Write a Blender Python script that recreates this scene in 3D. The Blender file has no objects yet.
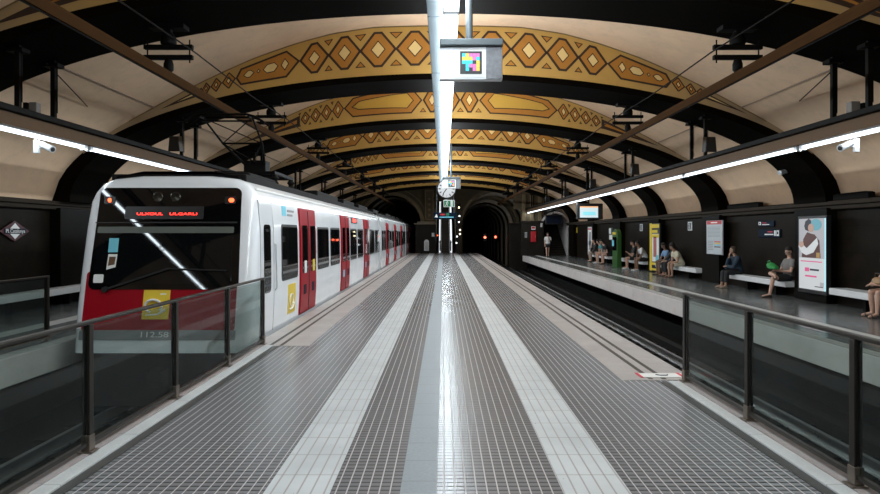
import bpy, bmesh, math, random
from mathutils import Vector, Matrix
random.seed(7)
SC = bpy.context.scene
COL = SC.collection
PI = math.pi
R = math.radians

# ------------------------------------------------------------------ materials
def _nt(name):
    m = bpy.data.materials.new(name); m.use_nodes = True
    nt = m.node_tree
    return m, nt, nt.nodes['Principled BSDF']

def N(nt, t, **kw):
    n = nt.nodes.new(t)
    for k, v in kw.items():
        if k in n.inputs.keys(): n.inputs[k].default_value = v
        else: setattr(n, k, v)
    return n

def mth(nt, op, a, b=None, c=None):
    n = nt.nodes.new('ShaderNodeMath'); n.operation = op
    for i, v in enumerate((a, b, c)):
        if v is None: continue
        if isinstance(v, (int, float)): n.inputs[i].default_value = v
        else: nt.links.new(v, n.inputs[i])
    return n.outputs[0]

def mixc(nt, fac, a, b):
    n = nt.nodes.new('ShaderNodeMix'); n.data_type = 'RGBA'
    for i, v in ((0, fac), (6, a), (7, b)):
        if isinstance(v, (int, float)): n.inputs[i].default_value = v
        elif isinstance(v, (tuple, list)): n.inputs[i].default_value = (*v[:3], 1)
        else: nt.links.new(v, n.inputs[i])
    return n.outputs[2]

def coord(nt):
    return nt.nodes.new('ShaderNodeTexCoord').outputs['Object']

def noise(nt, co, scale, detail=4, rough=.6):
    n = N(nt, 'ShaderNodeTexNoise'); n.inputs['Scale'].default_value = scale
    n.inputs['Detail'].default_value = detail; n.inputs['Roughness'].default_value = rough
    nt.links.new(co, n.inputs['Vector']); return n.outputs['Fac']

def ramp(nt, f, lo, hi):
    n = N(nt, 'ShaderNodeMapRange'); n.inputs[1].default_value = lo; n.inputs[2].default_value = hi
    nt.links.new(f, n.inputs[0]); return n.outputs[0]

def bump(nt, bs, h, strength=.3, dist=.01):
    b = N(nt, 'ShaderNodeBump'); b.inputs['Strength'].default_value = strength; b.inputs['Distance'].default_value = dist
    nt.links.new(h, b.inputs['Height']); nt.links.new(b.outputs[0], bs.inputs['Normal'])

def plain(name, col, rough=.5, metal=0., var=.12, scale=6., bmp=0., spec=None, coat=0.):
    """painted / plastic / metal surface with a little colour and gloss variation"""
    m, nt, bs = _nt(name)
    co = coord(nt); f = noise(nt, co, scale)
    nt.links.new(mixc(nt, f, [c * (1 - var) for c in col], [min(1, c * (1 + var)) for c in col]), bs.inputs['Base Color'])
    r = ramp(nt, f, 0, 1)
    nt.links.new(mth(nt, 'MULTIPLY_ADD', f, .14 if rough > .15 else .02, rough - (.07 if rough > .15 else .01)), bs.inputs['Roughness'])
    bs.inputs['Metallic'].default_value = metal
    if spec is not None: bs.inputs['Specular IOR Level'].default_value = spec
    if coat: bs.inputs['Coat Weight'].default_value = coat; bs.inputs['Coat Roughness'].default_value = .06
    if bmp: bump(nt, bs, noise(nt, co, scale * 6), bmp)
    return m

def emit(name, col, s):
    m, nt, bs = _nt(name)
    bs.inputs['Base Color'].default_value = (*[min(.8, c) * .3 for c in col], 1)
    bs.inputs['Emission Color'].default_value = (*col, 1)
    bs.inputs['Emission Strength'].default_value = s
    m.cycles.emission_sampling = 'NONE'
    return m

def line_mask(nt, sock, period, width, offset=0.):
    """1 on a line of WIDTH repeating every PERIOD along SOCK"""
    f = mth(nt, 'FRACT', mth(nt, 'DIVIDE', mth(nt, 'ADD', sock, offset + 1000 * period), period))
    return mth(nt, 'LESS_THAN', f, width / period)

def tile_mat():
    m, nt, bs = _nt('small_grey_floor_tiles')
    co = coord(nt)
    s = N(nt, 'ShaderNodeSeparateXYZ'); nt.links.new(co, s.inputs[0])
    X, Y = s.outputs[0], s.outputs[1]
    lx = line_mask(nt, X, .0712, .0085); ly = line_mask(nt, Y, .068, .019)
    w = N(nt, 'ShaderNodeTexWhiteNoise'); w.noise_dimensions = '2D'
    cmb = N(nt, 'ShaderNodeCombineXYZ')
    nt.links.new(mth(nt, 'FLOOR', mth(nt, 'DIVIDE', X, .0712)), cmb.inputs[0]); nt.links.new(mth(nt, 'FLOOR', mth(nt, 'DIVIDE', Y, .068)), cmb.inputs[1])
    nt.links.new(cmb.outputs[0], w.inputs['Vector'])
    base = mixc(nt, w.outputs['Value'], TILE_A, TILE_B)
    st = noise(nt, co, .9, 5, .65)
    base = mixc(nt, mth(nt, 'MULTIPLY', ramp(nt, st, .3, .8), .25), base, (.16, .158, .158))
    c = mixc(nt, ly, base, (.010, .010, .010))
    c = mixc(nt, lx, c, (.44, .42, .42))
    nt.links.new(c, bs.inputs['Base Color'])
    g = mth(nt, 'MAXIMUM', lx, ly)
    r = mth(nt, 'MULTIPLY_ADD', noise(nt, co, 2.3), .15, .165)
    r = mth(nt, 'ADD', r, mth(nt, 'MULTIPLY', g, .35))
    nt.links.new(r, bs.inputs['Roughness'])
    bs.inputs['Specular IOR Level'].default_value = .3
    return m

TILE_A, TILE_B = (.192, .194, .204), (.212, .214, .224)

def tactile_mat():
    m, nt, bs = _nt('pale_ribbed_guidance_tiles')
    co = coord(nt); s = N(nt, 'ShaderNodeSeparateXYZ'); nt.links.new(co, s.inputs[0])
    lx = line_mask(nt, s.outputs[0], .0865, .012, .006); ly = line_mask(nt, s.outputs[1], .42, .009)
    f = noise(nt, co, 1.6, 5); sp = noise(nt, co, 30, 2)
    base = mixc(nt, ramp(nt, f, .3, .75), (.61, .64, .655), (.46, .49, .505))
    base = mixc(nt, mth(nt, 'GREATER_THAN', sp, .74), base, (.2, .19, .18))
    c = mixc(nt, lx, base, (.36, .34, .34)); c = mixc(nt, ly, c, (.27, .25, .24))
    nt.links.new(c, bs.inputs['Base Color'])
    bs.inputs['Roughness'].default_value = .42
    bump(nt, bs, mth(nt, 'SUBTRACT', 0., mth(nt, 'MAXIMUM', lx, ly)), .4, .004)
    return m

def slab_mat(name, c0, c1, rough, px=None, py=None, joint=(.1, .09, .09), axes=(0, 1), jw=.008, spec=None, sc=1.3):
    """stone slabs with joints every PX / PY metres along two object axes"""
    m, nt, bs = _nt(name)
    co = coord(nt); s = N(nt, 'ShaderNodeSeparateXYZ'); nt.links.new(co, s.inputs[0])
    f = noise(nt, co, sc, 6, .65); g = noise(nt, co, 45, 3)
    base = mixc(nt, ramp(nt, f, .3, .7), c0, c1)
    base = mixc(nt, mth(nt, 'MULTIPLY', ramp(nt, g, .4, .7), .35), base, [x * .6 for x in c0])
    mask = None
    for a, p in ((axes[0], px), (axes[1], py)):
        if p:
            l = line_mask(nt, s.outputs[a], p, jw)
            mask = l if mask is None else mth(nt, 'MAXIMUM', mask, l)
    if mask is not None:
        base = mixc(nt, mask, base, joint)
        bump(nt, bs, mth(nt, 'SUBTRACT', 0., mask), .3, .004)
    nt.links.new(base, bs.inputs['Base Color'])
    nt.links.new(mth(nt, 'MULTIPLY_ADD', f, .2, rough - .1), bs.inputs['Roughness'])
    if spec is not None: bs.inputs['Specular IOR Level'].default_value = spec
    return m

def plaster_mat(name, col, dirt, amount=.6):
    m, nt, bs = _nt(name)
    co = coord(nt)
    f = noise(nt, co, .55, 6, .65); g = noise(nt, co, 3.5, 6, .7); h = noise(nt, co, 40, 3)
    c = mixc(nt, mth(nt, 'MULTIPLY', ramp(nt, f, .42, .78), amount), col, dirt)
    c = mixc(nt, mth(nt, 'MULTIPLY', ramp(nt, g, .5, .8), amount * .5), c, [x * .55 for x in dirt])
    nt.links.new(c, bs.inputs['Base Color']); bs.inputs['Roughness'].default_value = .8
    bump(nt, bs, h, .12, .01)
    return m

def glass_mat(name, tint, refl=.9, haze=0.):
    m = bpy.data.materials.new(name); m.use_nodes = True
    nt = m.node_tree; nt.nodes.clear()
    out = N(nt, 'ShaderNodeOutputMaterial'); tr = N(nt, 'ShaderNodeBsdfTransparent'); gl = N(nt, 'ShaderNodeBsdfGlossy')
    gl.inputs['Roughness'].default_value = .03; gl.inputs['Color'].default_value = (refl, refl, refl, 1)
    co = coord(nt); f = noise(nt, co, 2.2, 5)
    nt.links.new(mixc(nt, f, [t * .93 for t in tint], [min(1, t * 1.05) for t in tint]), tr.inputs['Color'])
    fr = N(nt, 'ShaderNodeFresnel'); ge = N(nt, 'ShaderNodeNewGeometry')
    nt.links.new(mth(nt, 'MULTIPLY_ADD', ge.outputs['Backfacing'], 1 / 1.45 - 1.45, 1.45), fr.inputs['IOR'])   # the same gloss on both faces
    mx = N(nt, 'ShaderNodeMixShader'); nt.links.new(fr.outputs[0], mx.inputs[0])
    nt.links.new(tr.outputs[0], mx.inputs[1]); nt.links.new(gl.outputs[0], mx.inputs[2])
    last = mx.outputs[0]
    if haze:                                     # painted grey haze for hall lights reflected in the pane
        df = N(nt, 'ShaderNodeBsdfDiffuse'); df.inputs['Color'].default_value = (.55, .62, .62, 1)
        m2 = N(nt, 'ShaderNodeMixShader'); nt.links.new(mth(nt, 'MULTIPLY', f, haze), m2.inputs[0])
        nt.links.new(last, m2.inputs[1]); nt.links.new(df.outputs[0], m2.inputs[2]); last = m2.outputs[0]
    nt.links.new(last, out.inputs[0])
    return m

def frieze_mat():
    # ochre paint that has worn down to dull plaster towards the feet of the arch
    m = plaster_mat('ochre_frieze_ground', FRIEZE, (.45, .28, .08), .4); nt = m.node_tree; bs = nt.nodes['Principled BSDF']
    src = bs.inputs['Base Color'].links[0].from_socket
    co = coord(nt); sp = N(nt, 'ShaderNodeSeparateXYZ'); nt.links.new(co, sp.inputs[0])
    d = mth(nt, 'ADD', mth(nt, 'ABSOLUTE', sp.outputs[0]), mth(nt, 'MULTIPLY', noise(nt, co, 1.5), 1.2))
    nt.links.new(mixc(nt, ramp(nt, d, 5.0, 7.6), src, (.34, .25, .15)), bs.inputs['Base Color'])
    return m

M = {}
def build_materials():
    M['tile'] = tile_mat(); M['tactile'] = tactile_mat()
    M['slab'] = slab_mat('blue_grey_floor_slabs', (.185, .22, .245), (.235, .27, .295), .5, None, .41, (.12, .12, .12))
    M['granite'] = slab_mat('pale_pinkish_granite_edge', (.47, .43, .41), (.37, .335, .32), .42, None, .9, (.28, .24, .23))
    M['groove'] = plain('dark_rubber_groove', (.055, .045, .038), .6)
    M['kerb'] = slab_mat('pale_kerb_stone', (.62, .64, .64), (.48, .5, .5), .5, None, 1.1, (.3, .3, .3))
    M['kerb2'] = slab_mat('greyish_mauve_kerb_stone', (.34, .30, .29), (.27, .24, .23), .5, None, 1.1, (.15, .15, .15))
    M['joint'] = plain('dark_floor_joint', (.05, .048, .045), .5)
    M['platfloor'] = slab_mat('polished_dark_granite_floor', (.10, .104, .102), (.145, .15, .147), .2, .6, .6, (.05, .05, .05))
    M['plattrim'] = slab_mat('pale_platform_strip', (.6, .6, .58), (.5, .5, .48), .4, None, .4, (.3, .3, .3))
    M['ribbed'] = slab_mat('ribbed_warning_strip', (.62, .60, .57), (.5, .48, .46), .5, .05, .12, (.16, .15, .14), jw=.018)
    M['fascia'] = plaster_mat('pale_platform_fascia', (.66, .62, .60), (.48, .43, .41), .5)
    M['void'] = plain('sooty_concrete', (.006, .0055, .005), .85, 0, .2, 4, 0, .1)
    M['ballast'] = plain('oily_ballast', (.007, .006, .005), .85, 0, .6, 14, .9, .1)
    M['railsteel'] = plain('worn_rail_steel', (.42, .42, .42), .3, .9)
    M['sleeper'] = plain('sooty_sleeper_concrete', (.012, .011, .01), .8, 0, .3, 5, 0, .1)
    M['wall'] = slab_mat('dark_brown_granite_wall', (.009, .007, .005), (.019, .0145, .0105), .42, 1.25, .62, (.003, .0025, .0025), (1, 2), .008, .03, 2.2)
    M['pilaster'] = slab_mat('dark_granite_pilaster', (.004, .0032, .0024), (.008, .0064, .0048), .38, None, .62, (.001, .001, .001), (1, 2), .008, .03, 2.2)
    M['cornice'] = plain('brown_stone_cornice', (.032, .024, .017), .7, 0, .35, 3, 0, .1)
    M['vault'] = plaster_mat('cream_vault_plaster', VAULT, (.42, .33, .25), .45)
    M['rib'] = plain('blackened_rib', (.0032, .0023, .0015), .75, 0, .35, 2., 0, .03)
    M['frieze'] = frieze_mat(); M['dirtedge'] = plain('sooty_frieze_edge', (.20, .13, .055), .8, 0, .6, 3)
    M['frieze_o'] = plaster_mat('burnt_orange_paint', (.46, .20, .028), (.34, .135, .022), .5)
    M['frieze_y'] = plaster_mat('yellow_ochre_paint', (.60, .37, .062), (.48, .28, .05), .4)
    M['frieze_d'] = plain('dark_brown_paint_line', (.035, .016, .008), .7)
    M['frieze_c'] = plaster_mat('pale_cream_paint', (.80, .60, .26), (.68, .49, .2), .4)
    M['endwall'] = plaster_mat('dingy_end_wall', (.10, .072, .036), (.045, .034, .02), .8)
    M['endorn'] = plaster_mat('dull_gold_moulding', (.20, .145, .075), (.10, .075, .045), .6)
    M['archband'] = plaster_mat('dull_cream_arch', (.28, .23, .17), (.12, .1, .075), .7)
    M['stone'] = slab_mat('brown_stone_pier', (.016, .013, .010), (.026, .021, .016), .45, .9, .55, (.006, .005, .004), (0, 2), .01, .1)
    M['darkmetal'] = plain('black_painted_steel', (.004, .0034, .003), .6, 0, .12, 6, 0, .1)
    M['bronze'] = plain('dull_bronze_steel', (.030, .026, .021), .4, .6, .2)
    M['bracket'] = plain('worn_stainless_bracket', (.20, .165, .135), .42, .8, .25)
    M['beam'] = plain('brown_painted_beam', (.115, .066, .034), .6, 0, .22, 3, 0, .15)
    M['busbar'] = plain('brown_contact_rail', (.05, .023, .008), .7, 0, .25, 2, 0, .02)
    M['tray'] = plain('blue_grey_cable_tray', (.075, .092, .10), .5, 0, .12, 2)
    M['galv'] = plain('galvanised_sheet', (.55, .56, .57), .38, .7, .3, 9)
    M['white'] = plain('white_enamel', (.78, .80, .82), .35, 0, .04)
    M['conduit'] = plain('painted_ceiling_conduit', (.30, .22, .16), .7)
    M['paper'] = plain('matt_white_paper', (.50, .54, .56), .6, 0, .06)
    M['bench'] = plain('white_bench_slab', (.72, .73, .73), .35, 0, .06)
    M['trainwhite'] = plain('white_train_paint', (.84, .87, .90), .22, 0, .04, 1.5, coat=.6)
    M['trainred'] = plain('crimson_door_paint', (.30, .003, .011), .4, 0, .1, 1.5, 0, .12)
    M['trainroof'] = plain('sooty_roof', (.008, .007, .0065), .75, 0, .3, 6, 0, .15)
    M['trainblack'] = plain('black_gloss_panel', (.003, .003, .0035), .03, 0, .1)
    M['trainglass'] = plain('dark_tinted_window', (.004, .0045, .005), .03, 0, .1)
    M['rubber'] = plain('black_rubber', (.012, .012, .012), .6)
    M['yellow'] = plain('yellow_vinyl', (.76, .55, .03), .4, 0, .05)
    M['stickerwhite'] = plain('white_vinyl', (.8, .8, .78), .4, 0, .04)
    M['cyan'] = plain('cyan_paper', (.16, .55, .68), .5, 0, .06)
    M['bluesign'] = plain('navy_sign_enamel', (.002, .010, .024), .55, 0, .1, 6, 0, .08)
    M['navy'] = plain('dark_navy_band', (.006, .010, .024), .5, 0, .1, 6, 0, .15)
    M['maroon'] = plain('maroon_enamel', (.06, .003, .008), .5)
    M['redpaint'] = plain('red_enamel', (.50, .012, .02), .4)
    M['redsign'] = plain('red_sign_print', (.62, .03, .06), .5)
    M['black'] = plain('black_plastic', (.012, .012, .013), .4)
    M['greytext'] = plain('grey_print', (.25, .25, .26), .6)
    M['green'] = plain('green_totem_panel', (.02, .09, .012), .4)
    M['rail_glass'] = glass_mat('greenish_balustrade_glass', (.73, .80, .78), .35, .008)
    M['escglass'] = plain('escalator_steel', (.5, .5, .5), .3, .7)
    M['tube'] = emit('fluorescent_tube', (.82, .93, 1.0), TUBE)
    M['lamp'] = emit('central_luminaire_diffuser', (.82, .93, 1.0), LAMP)
    M['upfill'] = emit('added_vault_glow', (.95, .97, 1.0), UPFILL)  # added upward glow to brighten the vault
    M['esclight'] = emit('escalator_light_strip', (.92, .97, 1.0), 1.1)
    M['led'] = emit('red_led_dots', (1.0, .03, .02), 6.)
    M['tail'] = emit('red_marker_lamp', (1.0, .10, .03), 4.)
    M['warm'] = emit('warm_tunnel_lamp', (1.0, .86, .55), 5.)
    M['cool'] = emit('cool_tunnel_lamp', (.9, .95, 1.0), 3.)
    M['sigred'] = emit('red_signal_light', (1.0, .12, .06), 6.)
    M['ledgreen'] = emit('green_exit_panel', (.01, .20, .09), .35)
    M['exitwhite'] = emit('white_exit_pictogram', (.85, 1., .93), .35)

TUBE, LAMP, UPFILL = 3., 3., 3.
L_DOWN, L_UP, L_SIDE, L_TUBE = 37., 34., 46., 23.
EXPOSURE = .06
VAULT, FRIEZE = (.80, .56, .37), (.54, .33, .085)

# ------------------------------------------------------------------ mesh building
def wloc(o):
    v = Vector((0, 0, 0))
    while o is not None:
        v += o.location; o = o.parent
    return v

class MB:
    def __init__(s): s.v = []; s.f = []; s.m = []
    def add(s, vs, fs, mi=0):
        b = len(s.v); s.v += [tuple(p) for p in vs]
        for f in fs: s.f.append([b + i for i in f]); s.m.append(mi)
        return s
    def box(s, x0, x1, y0, y1, z0, z1, mi=0):
        vs = [(x, y, z) for x in (x0, x1) for y in (y0, y1) for z in (z0, z1)]
        return s.add(vs, [(0, 1, 3, 2), (4, 6, 7, 5), (0, 4, 5, 1), (2, 3, 7, 6), (0, 2, 6, 4), (1, 5, 7, 3)], mi)
    def cbox(s, c, d, mi=0):
        return s.box(c[0] - d[0] / 2, c[0] + d[0] / 2, c[1] - d[1] / 2, c[1] + d[1] / 2, c[2] - d[2] / 2, c[2] + d[2] / 2, mi)
    def bar(s, p, q, w, h, mi=0):
        p, q = Vector(p), Vector(q); d = (q - p).normalized()
        u = d.cross(Vector((0, 0, 1)))
        if u.length < 1e-4: u = Vector((1, 0, 0))
        u.normalize(); n = u.cross(d)
        vs = [e + u * a * w / 2 + n * b * h / 2 for e in (p, q) for a, b in ((-1, -1), (1, -1), (1, 1), (-1, 1))]
        return s.add(vs, [(3, 2, 1, 0), (4, 5, 6, 7), (0, 1, 5, 4), (1, 2, 6, 5), (2, 3, 7, 6), (3, 0, 4, 7)], mi)
    def tube(s, p, q, r0, r1=None, n=10, mi=0):
        r1 = r0 if r1 is None else r1
        p, q = Vector(p), Vector(q); d = (q - p).normalized()
        u = d.cross(Vector((0, 0, 1)))
        if u.length < 1e-4: u = Vector((1, 0, 0))
        u.normalize(); w = u.cross(d)
        vs = [e + (u * math.cos(2 * PI * k / n) + w * math.sin(2 * PI * k / n)) * r for e, r in ((p, r0), (q, r1)) for k in range(n)]
        fs = [(k, (k + 1) % n, n + (k + 1) % n, n + k) for k in range(n)] + [tuple(range(n))[::-1], tuple(range(n, 2 * n))]
        return s.add(vs, fs, mi)
    def path(s, pts, r, n=8, mi=0):
        for a, b in zip(pts, pts[1:]): s.tube(a, b, r, r, n, mi)
        for c in pts[1:-1]: s.ball(c, r * 1.02, mi, 6)
        return s
    def ball(s, c, r, mi=0, n=10):
        rr = r if isinstance(r, (tuple, list)) else (r, r, r)
        loops = []
        m = max(4, n // 2 + 1)
        for i in range(1, m):
            t = PI * i / m
            loops.append([(c[0] + rr[0] * math.sin(t) * math.cos(2 * PI * k / n), c[1] + rr[1] * math.sin(t) * math.sin(2 * PI * k / n), c[2] - rr[2] * math.cos(t)) for k in range(n)])
        return s.loft(loops, True, True, mi)
    def loft(s, loops, closed=True, caps=True, mi=0):
        n = len(loops[0]); vs = [p for l in loops for p in l]; fs = []
        for i in range(len(loops) - 1):
            for k in range(n if closed else n - 1):
                k2 = (k + 1) % n
                fs.append((i * n + k, i * n + k2, (i + 1) * n + k2, (i + 1) * n + k))
        if caps:
            fs.append(tuple(range(n))[::-1]); fs.append(tuple(range((len(loops) - 1) * n, len(loops) * n)))
        return s.add(vs, fs, mi)
    def lathe(s, c, prof, n=20, axis='z', mi=0):
        loops = []
        for r, h in prof:
            L = []
            for k in range(n):
                a = 2 * PI * k / n; ca, sa = r * math.cos(a), r * math.sin(a)
                L.append({'z': (c[0] + ca, c[1] + sa, c[2] + h), 'y': (c[0] + ca, c[1] + h, c[2] + sa), 'x': (c[0] + h, c[1] + ca, c[2] + sa)}[axis])
            loops.append(L)
        return s.loft(loops, True, True, mi)
    def poly(s, pts, mi=0): return s.add(pts, [tuple(range(len(pts)))], mi)
    def prism(s, pts, d, mi=0):
        d = Vector(d); return s.loft([[tuple(Vector(p)) for p in pts], [tuple(Vector(p) + d) for p in pts]], True, True, mi)
    def build(s, name, mats, parent=None, smooth=False, bevel=0., fix=True, kind=None):
        me = bpy.data.meshes.new(name)
        off = wloc(parent) if parent is not None else Vector((0, 0, 0))
        me.from_pydata([tuple(Vector(p) - off) for p in s.v], [], s.f)
        for m in (mats if isinstance(mats, (list, tuple)) else [mats]): me.materials.append(m)
        me.polygons.foreach_set('material_index', s.m)
        if fix:
            bm = bmesh.new(); bm.from_mesh(me); bmesh.ops.recalc_face_normals(bm, faces=bm.faces); bm.to_mesh(me); bm.free()
        if smooth:
            me.polygons.foreach_set('use_smooth', [True] * len(me.polygons))
            try: me.set_sharp_from_angle(angle=R(38))
            except Exception: pass
        me.update()
        o = bpy.data.objects.new(name, me); COL.objects.link(o); o.parent = parent
        if bevel:
            b = o.modifiers.new('edge', 'BEVEL'); b.width = bevel; b.segments = 2; b.limit_method = 'ANGLE'
        if kind: o['kind'] = kind
        return o

def thing(name, label, cat, loc=(0, 0, 0), group=None):
    o = bpy.data.objects.new(name, None); COL.objects.link(o); o.empty_display_size = .1
    o.location = loc; o['label'] = label; o['category'] = cat
    if group: o['group'] = group
    return o

def tag(o, label, cat, group=None):
    o['label'] = label; o['category'] = cat
    if group: o['group'] = group
    return o

def dup(root, loc, label=None, rotz=None):
    r = root.copy(); COL.objects.link(r); r.location = loc
    if rotz is not None: r.rotation_euler.z = rotz
    if label: r['label'] = label
    for ch in list(root.children):
        c = ch.copy(); COL.objects.link(c); c.parent = r
        for g in list(ch.children):
            d = g.copy(); COL.objects.link(d); d.parent = c
    return r

def text_obj(s, size, mat, parent, loc, rot=(PI / 2, 0, 0), name='lettering', width=None, align='CENTER', thick=.002):
    """flat lettering standing at world LOC"""
    cu = bpy.data.curves.new(name, 'FONT'); cu.body = s; cu.size = size; cu.align_x = align; cu.align_y = 'CENTER'; cu.extrude = thick
    t = bpy.data.objects.new(name, cu); COL.objects.link(t)
    dg = bpy.context.evaluated_depsgraph_get()
    me = bpy.data.meshes.new_from_object(t.evaluated_get(dg)); bpy.data.objects.remove(t)
    me.materials.clear(); me.materials.append(mat); me.name = name
    if width:
        xs = [v.co.x for v in me.vertices]; k = width / (max(xs) - min(xs))
        for v in me.vertices: v.co.x *= k
    o = bpy.data.objects.new(name, me); COL.objects.link(o); o.parent = parent
    o.location = Vector(loc) - wloc(parent); o.rotation_euler = rot
    return o
# ------------------------------------------------------------------ the hall
build_materials()
WX = 9.4                      # side walls
Y0, Y1 = -7.0, 56.0           # hall length
RIB0, RIBS, RIBW = 15.75, 6.15, 1.45
ribs = [RIB0 + RIBS * k for k in range(-3, 7)]
VC, Z0 = .1, 2.45             # vault axis, springing height

def S(o): o['kind'] = 'structure'; return o

def arc(a, b, n=72):
    return [(VC + a * math.cos(PI - PI * k / n), Z0 + b * math.sin(PI * k / n)) for k in range(n + 1)]

DX = [(0, 1.10), (1.75, 1.12), (2.75, 1.05), (3.6, .92), (4.6, .73), (5.33, .56), (5.9, .43), (6.5, .29), (7.1, .17), (7.7, .09), (8.3, .03), (8.7, 0), (20, 0)]
def dcres(x):
    x = abs(x)
    for (a, u), (b, v) in zip(DX, DX[1:]):
        if a <= x <= b: return u + (v - u) * (x - a) / (b - a)
    return 0.
A_TOP, B_TOP = 9.4, 3.10
A_SOF, B_SOF = 9.02, 2.92
def ztop(x): return Z0 + B_TOP * math.sqrt(max(0., 1 - ((x - VC) / A_TOP) ** 2))
def zvault(x): return ztop(x) + dcres(x - VC)

# floors -----------------------------------------------------------
f = MB(); f.box(-2.86, 2.88, Y0, Y1 + .6, -.08, 0); S(f.build('floor', M['tile']))
f = MB(); f.box(-2.84, 2.86, Y0, Y1 + .6, -1.3, -.08); S(f.build('platform_base', M['void']))
f = MB(); f.box(-.285, -.045, Y0, Y1, 0, .003); S(f.build('trim_1', M['slab']))
f = MB(); f.box(-1.175, -.742, Y0, Y1, 0, .006); o = S(f.build('trim_2', M['tactile'], bevel=.002)); 
f = MB(); f.box(.792, 1.225, Y0, Y1, 0, .006); S(f.build('trim_3', M['tactile'], bevel=.002))
f = MB(); f.box(-2.88, -2.02, 9.92, Y1, 0, .004); S(f.build('trim_4', M['granite']))
f = MB(); f.box(2.06, 2.92, 7.62, Y1, 0, .004); S(f.build('trim_5', M['granite']))
for k, (x, a) in enumerate(((-2.61, 9.95), (-2.45, 9.95), (2.41, 7.66), (2.565, 7.66))):
    f = MB(); f.box(x - .026, x + .026, a, Y1, .004, .007); S(f.build('trim_%d' % (6 + k), M['groove']))
for k, (sx, b) in enumerate(((-1, 9.9), (1, 7.5))):
    g = lambda a, c: sorted((sx * a, sx * c))
    f = MB(); f.box(*g(2.47, 2.555), Y0, b, 0, .006); S(f.build('trim_%d' % (10 + 3 * k), M['joint']))
    f = MB(); f.box(*g(2.555, 2.68), Y0, b, 0, .022); S(f.build('trim_%d' % (11 + 3 * k), M['kerb'], bevel=.006))
    f = MB(); f.box(*g(2.68, 2.87), Y0, b, 0, .03); S(f.build('trim_%d' % (12 + 3 * k), M['kerb2'], bevel=.006))

# track beds
for sx, nm in ((-1, 'left'), (1, 'right')):
    x0, x1 = sorted((sx * 2.84, sx * 6.6))
    f = MB(); f.box(x0, x1, Y0, 95, -1.4, -1.2); S(f.build('track_bed_' + nm, M['ballast']))
    for dx in (-.72, .72):
        c = sx * 4.42 + dx; f = MB()
        f.box(c - .035, c + .035, Y0, 94, -1.06, -1.01); f.box(c - .012, c + .012, Y0, 94, -1.16, -1.06); f.box(c - .065, c + .065, Y0, 94, -1.18, -1.16)
        S(f.build('track_rail_' + nm, M['railsteel']))
    f = MB()
    for k in range(140):
        y = Y0 + .3 + k * .72; f.box(sx * 4.42 - 1.25, sx * 4.42 + 1.25, y, y + .26, -1.21, -1.165)
    S(f.build('track_bed_ties_' + nm, M['sleeper']))
# cable duct along the far rail, on the photograph's right
f = MB(); f.box(5.55, 5.75, Y0, 49, -1.2, -1.02); S(f.build('track_duct', M['sleeper']))

# side platforms
for sx, nm, ye in ((-1, 'left', Y1), (1, 'right', 49.6)):
    g = lambda a, c: sorted((sx * a, sx * c))
    f = MB(); f.box(*g(5.98, WX + .1), Y0, ye, -.10, 0); S(f.build('floor_' + nm, M['platfloor']))
    f = MB(); f.box(*g(5.94, 6.2), Y0, ye, -.40, .001); S(f.build('platform_fascia_' + nm, M['fascia'], bevel=.008))
    f = MB(); f.box(*g(6.45, WX + .1), Y0, ye, -1.3, -.1); S(f.build('platform_base_' + nm, M['void']))
    f = MB(); f.box(*g(5.95, 6.16), Y0, ye, .001, .008); S(f.build('platform_edge_strip_' + nm, M['ribbed']))
    f = MB(); f.box(*(g(6.86, 7.14) if sx > 0 else g(7.2, 7.55)), Y0, ye, 0, .004); S(f.build('platform_line_' + nm, M['plattrim']))
    # wall, pilasters, cornice
    f = MB(); f.box(*g(WX, WX + .3), Y0, ye + (7 if sx < 0 else 0), -1.3, 2.5); S(f.build('wall_' + nm, M['wall']))
    f = MB(); f.box(*g(WX - .16, WX + .3), Y0, ye, 2.26, 2.36); f.box(*g(WX - .24, WX + .3), Y0, ye, 2.36, 2.46); S(f.build('cornice_' + nm, M['cornice'], bevel=.015))
    for r in ribs:
        if r + RIBW > ye + 1: continue
        f = MB(); f.box(*g(WX - .26, WX), r, r + RIBW, 0, 2.3); S(f.build('pilaster_' + nm, M['pilaster'], bevel=.01))

# end walls: behind the camera
f = MB(); f.box(-WX - .3, WX + .3, Y0 - .3, Y0, -1.4, 7); S(f.build('wall_back', M['void']))

# ribs and vault ---------------------------------------------------
top, sof = arc(A_TOP + .05, B_TOP), arc(A_SOF, B_SOF)
edges = [Y0] + [r for r in ribs if r > Y0 + 1]
for r in ribs:
    if r + RIBW > Y1 - .2: continue
    f = MB(); loops = []
    for (tx, tz), (sx_, sz) in zip(top, sof):
        loops.append([(tx, r, tz), (sx_, r, sz), (sx_, r + RIBW, sz), (tx, r + RIBW, tz)])
    f.loft(loops, True, True); S(f.build('ceiling_rib', M['rib'], smooth=True))
xs = [VC - 9.45 + 18.9 * k / 108 for k in range(109)]
bays = [Y0] + [r + .02 for r in ribs if r < Y1 - 1] + [Y1 + .3]
for a, b in zip(bays, bays[1:]):
    f = MB(); loops = []
    n = 8
    for x in xs:
        z = zvault(x)
        loops.append([(x, a + (b - a) * k / n, z) for k in range(n + 1)])
    f.loft(loops, False, False); S(f.build('ceiling', M['vault'], smooth=True, fix=False))

for sx, nm in ((-1, 'left'), (1, 'right')):
    f = MB(); X = VC + sx * 7.0; f.tube((X, Y0, zvault(X) - .012), (X, Y1, zvault(X) - .012), .018, None, 8); S(f.build('trim_ceiling_' + nm, M['conduit']))
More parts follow.
